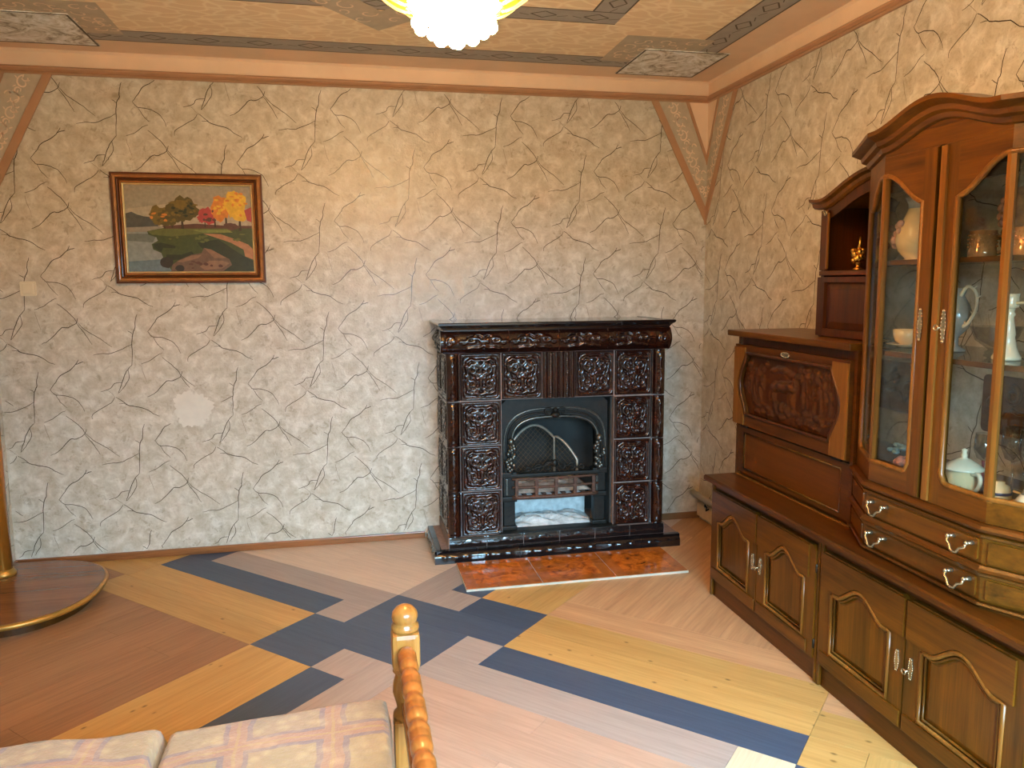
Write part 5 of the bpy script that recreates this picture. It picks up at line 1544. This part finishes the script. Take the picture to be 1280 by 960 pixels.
def plaque():
    ya, yb, z0, z1 = -2.352, -2.80, 1.035, 1.245
    t = thing('carved_plaque', 'brown carved wooden plaque on the wall behind the cabinet glass', 'plaque', (-.001, (ya+yb)/2, z0))
    F = SIDE(0)
    G().prism(rrect(yb, ya, z0, z1, .02), F, .001, .016).build('board', CARVED, t)
    g = G()
    for k in range(5):
        y = ya-.05-.085*k; sg = 1 if k % 2 else -1
        g.tube([F(a, b, .020) for a, b in spiral(y, 1.16+.02*sg, .036, 1.2, PI*.5*sg, sg, 14)], [.011-.0005*i for i in range(15)], 6)
        g.tube([F(a, b, .018) for a, b in ((y, 1.13), (y-.03, 1.10*1.0+.02*sg), (y-.06, 1.12))], [.010, .008, .003], 6)
    g.build('leaf_carving', CARVED, t)
plaque()
def gold_figurine():
    c = (-.25, -1.922, 1.6285); t = thing('gold_figurine', 'small shiny gold figurine on the shelf of the dark niche', 'figurine', c)
    G().lathe([(.022, .001), (.022, .006), (.010, .012), (.009, .026), (.014, .030)], c, 18).build('foot', GOLDF, t)
    g = G(); rr = random.Random(6)
    for k in range(16):
        a = rr.uniform(0, 6.28); g.ball((c[0]+.018*math.cos(a), c[1]+.02*math.sin(a), c[2]+.035+.045*rr.random()), .011+.004*rr.random(), seg=8, rings=5)
    g.tube([(c[0], c[1], c[2]+.07), (c[0], c[1]-.008, c[2]+.105), (c[0], c[1]-.006, c[2]+.135)], [.010, .007, .003], 8)
    g.build('body', GOLDF, t)
gold_figurine()

# ================================================================= ROUND-ENDED SHELF STAND ON THE LEFT
def stand():
    t = thing('shelf_stand', 'brown round-ended low shelf stand with gilt edge and golden pole at the left edge', 'shelf stand', (-4.05, -.58, 0))
    zt = .075
    def outl(d, n=40):
        o = []
        ax, ay = .455-d, .455-d
        for k in range(n+1):
            a = PI/2-PI*k/n; e = .85
            o.append((-4.02+ax*math.copysign(abs(math.cos(a))**e, math.cos(a)), -.605+ay*math.copysign(abs(math.sin(a))**e, math.sin(a))))
        return [(-4.18, -.605+ay)]+o+[(-4.18, -.605-ay)]
    G().prism(outl(.012), FLAT(0), .045, zt).build('shelf_board', SHELFW, t)
    e = [(x, y, .060) for x, y in outl(.010)]
    G().tube(e, .014, 8).build('gilt_edge', GILT, t)
    G().prism(outl(.05), FLAT(0), 0, .046).build('plinth', OAK_DY, t)
    c = (-4.118, -.345, zt)
    G().lathe([(.062, .0), (.062, .014), (.052, .024), (.050, .034)], c, 24).build('pole_flange', GILT, t)
    G().lathe([(.046, .02), (.046, 1.30)], c, 24).build('pole', POLEM, t)
    G().prism([(-4.18, -.20), (-4.085, -.20), (-4.07, -.30), (-4.07, -.40), (-4.085, -.50), (-4.18, -.50)], FLAT(0), zt+1.30, zt+1.325).build('upper_shelf', SHELFW, t)
stand()

# ================================================================= SOFA IN THE FOREGROUND
def sofa():
    t = thing('wooden_sofa', 'pine sofa frame with turned corner post and bobbin arm rail in the foreground', 'sofa', (-3.0, -3.35, 0))
    xr = -2.178
    def post(x, y, name='arm_post'):
        g = G()
        g.box(x-.034, x+.034, y-.034, y+.034, .655, .748, bev=.012)
        g.lathe([(.030, .748), (.034, .752), (.033, .762), (.026, .767), (.029, .772), (.032, .782), (.030, .794), (.021, .805), (.008, .812), (.001, .813)], (x, y, 0), 24)
        g.lathe([(.022, .66), (.024, .652), (.033, .645), (.026, .636), (.032, .615), (.034, .59), (.026, .56), (.024, .545), (.034, .535), (.034, .52)], (x, y, 0), 24)
        g.box(x-.034, x+.034, y-.034, y+.034, .10, .525, bev=.010); g.lathe([(.020, 0.0), (.030, .03), (.034, .06), (.026, .085), (.034, .105)], (x, y, 0), 20)
        return g.build(name, PINE, t)
    for x in (xr, -3.85):
        post(x, -2.945); post(x, -3.80)
        # bobbin rail
        prof = []
        L = .80; n = 150
        for k in range(n+1):
            s = k/n; u = (s*7.5) % 1
            r = .0165+.0065*abs(math.sin(PI*u*2))+(.004 if .42 < u < .58 else 0)
            prof.append((r, -3.775+L*(1-s)))
        G().lathe(prof, (x, 0, .703), 16, axis='y').build('arm_rail', PINE_Y, t)
        G().box(x-.014, x+.014, -3.77, -2.97, .54, .575, bev=.006).build('lower_rail', PINE_Y, t)
        for k in range(11):
            y = -3.70+.068*k
            G().lathe([(.007, .572), (.010, .585), (.007, .60), (.012, .63), (.007, .66), (.010, .672), (.007, .690)], (x, y, 0), 10).build('spindle', PINE, t)
    G().box(-3.84, -2.215, -2.975, -2.945, .18, .36, bev=.008).build('front_rail', PINE, t)
    G().box(-3.83, -2.215, -3.80, -2.975, .24, .36).build('seat_base', SOFAF, t)
    G().box(-3.81, -2.215, -3.86, -3.80, .36, .80, bev=.02).build('backrest', SOFAF, t)
sofa()
def cushion(x0, x1, label, seed, tilt):
    rr = random.Random(seed); z0, y0, y1 = .361, -3.78, -2.905
    nx, ny = 44, 44; g = G()
    ph = [(rr.uniform(3, 9), rr.uniform(3, 9), rr.uniform(0, 6)) for _ in range(4)]
    def sup(u):     # rounded edge parameter: returns inset and height fraction
        return u
    def top(u, v):
        x = x0+(x1-x0)*u; y = y0+(y1-y0)*v
        e = min(u, 1-u)*(x1-x0); f = min(v, 1-v)*(y1-y0); r = .040
        k = 1
        for q, r in ((e, .022), (f, .045)):
            if q < r: k *= math.sqrt(max(0, 1-((r-q)/r)**2))**.9
        puff = .020*math.sin(PI*u)*math.sin(PI*v)+.006*sum(math.sin(a*u*2+b*v*2+c) for a, b, c in ph)/4
        zt = .562+tilt*(u-.5)+puff
        zz = z0+.13+(zt-z0-.13)*k
        return (x, y, zz)
    g.grid(nx, ny, top)
    per = [(i/nx, 0) for i in range(nx)]+[(1, j/ny) for j in range(ny)]+[(1-i/nx, 1) for i in range(nx)]+[(0, 1-j/ny) for j in range(ny)]
    n = len(per); vs = [top(*p) for p in per]
    vs += [(x, y, z0+.03) for x, y, z in vs[:n]]+[(x0+(x1-x0)*(u*.97+.015), y0+(y1-y0)*(v*.97+.015), z0) for u, v in per]
    fs = [(i, (i+1) % n, n+(i+1) % n, n+i) for i in range(n)]+[(n+i, n+(i+1) % n, 2*n+(i+1) % n, 2*n+i) for i in range(n)]+[list(range(2*n, 3*n))]
    g.add(vs, fs, 0, True)
    o = g.build('seat_cushion', TAPESTRY, None, loc=((x0+x1)/2, (y0+y1)/2, z0))
    tag(o, label, 'cushion', 'patchwork sofa cushions')
    bm = bmesh.new(); bm.from_mesh(o.data); bmesh.ops.remove_doubles(bm, verts=bm.verts[:], dist=.0005); bmesh.ops.recalc_face_normals(bm, faces=bm.faces[:]); bm.to_mesh(o.data); bm.free()
cushion(-2.738, -2.217, 'patchwork tapestry sofa cushion next to the turned wooden post', 1, .03)
cushion(-3.28, -2.739, 'patchwork tapestry sofa cushion left of the crease, farther from the post', 2, -.01)
cushion(-3.81, -3.285, 'patchwork tapestry sofa cushion at the far left end of the sofa', 3, 0)
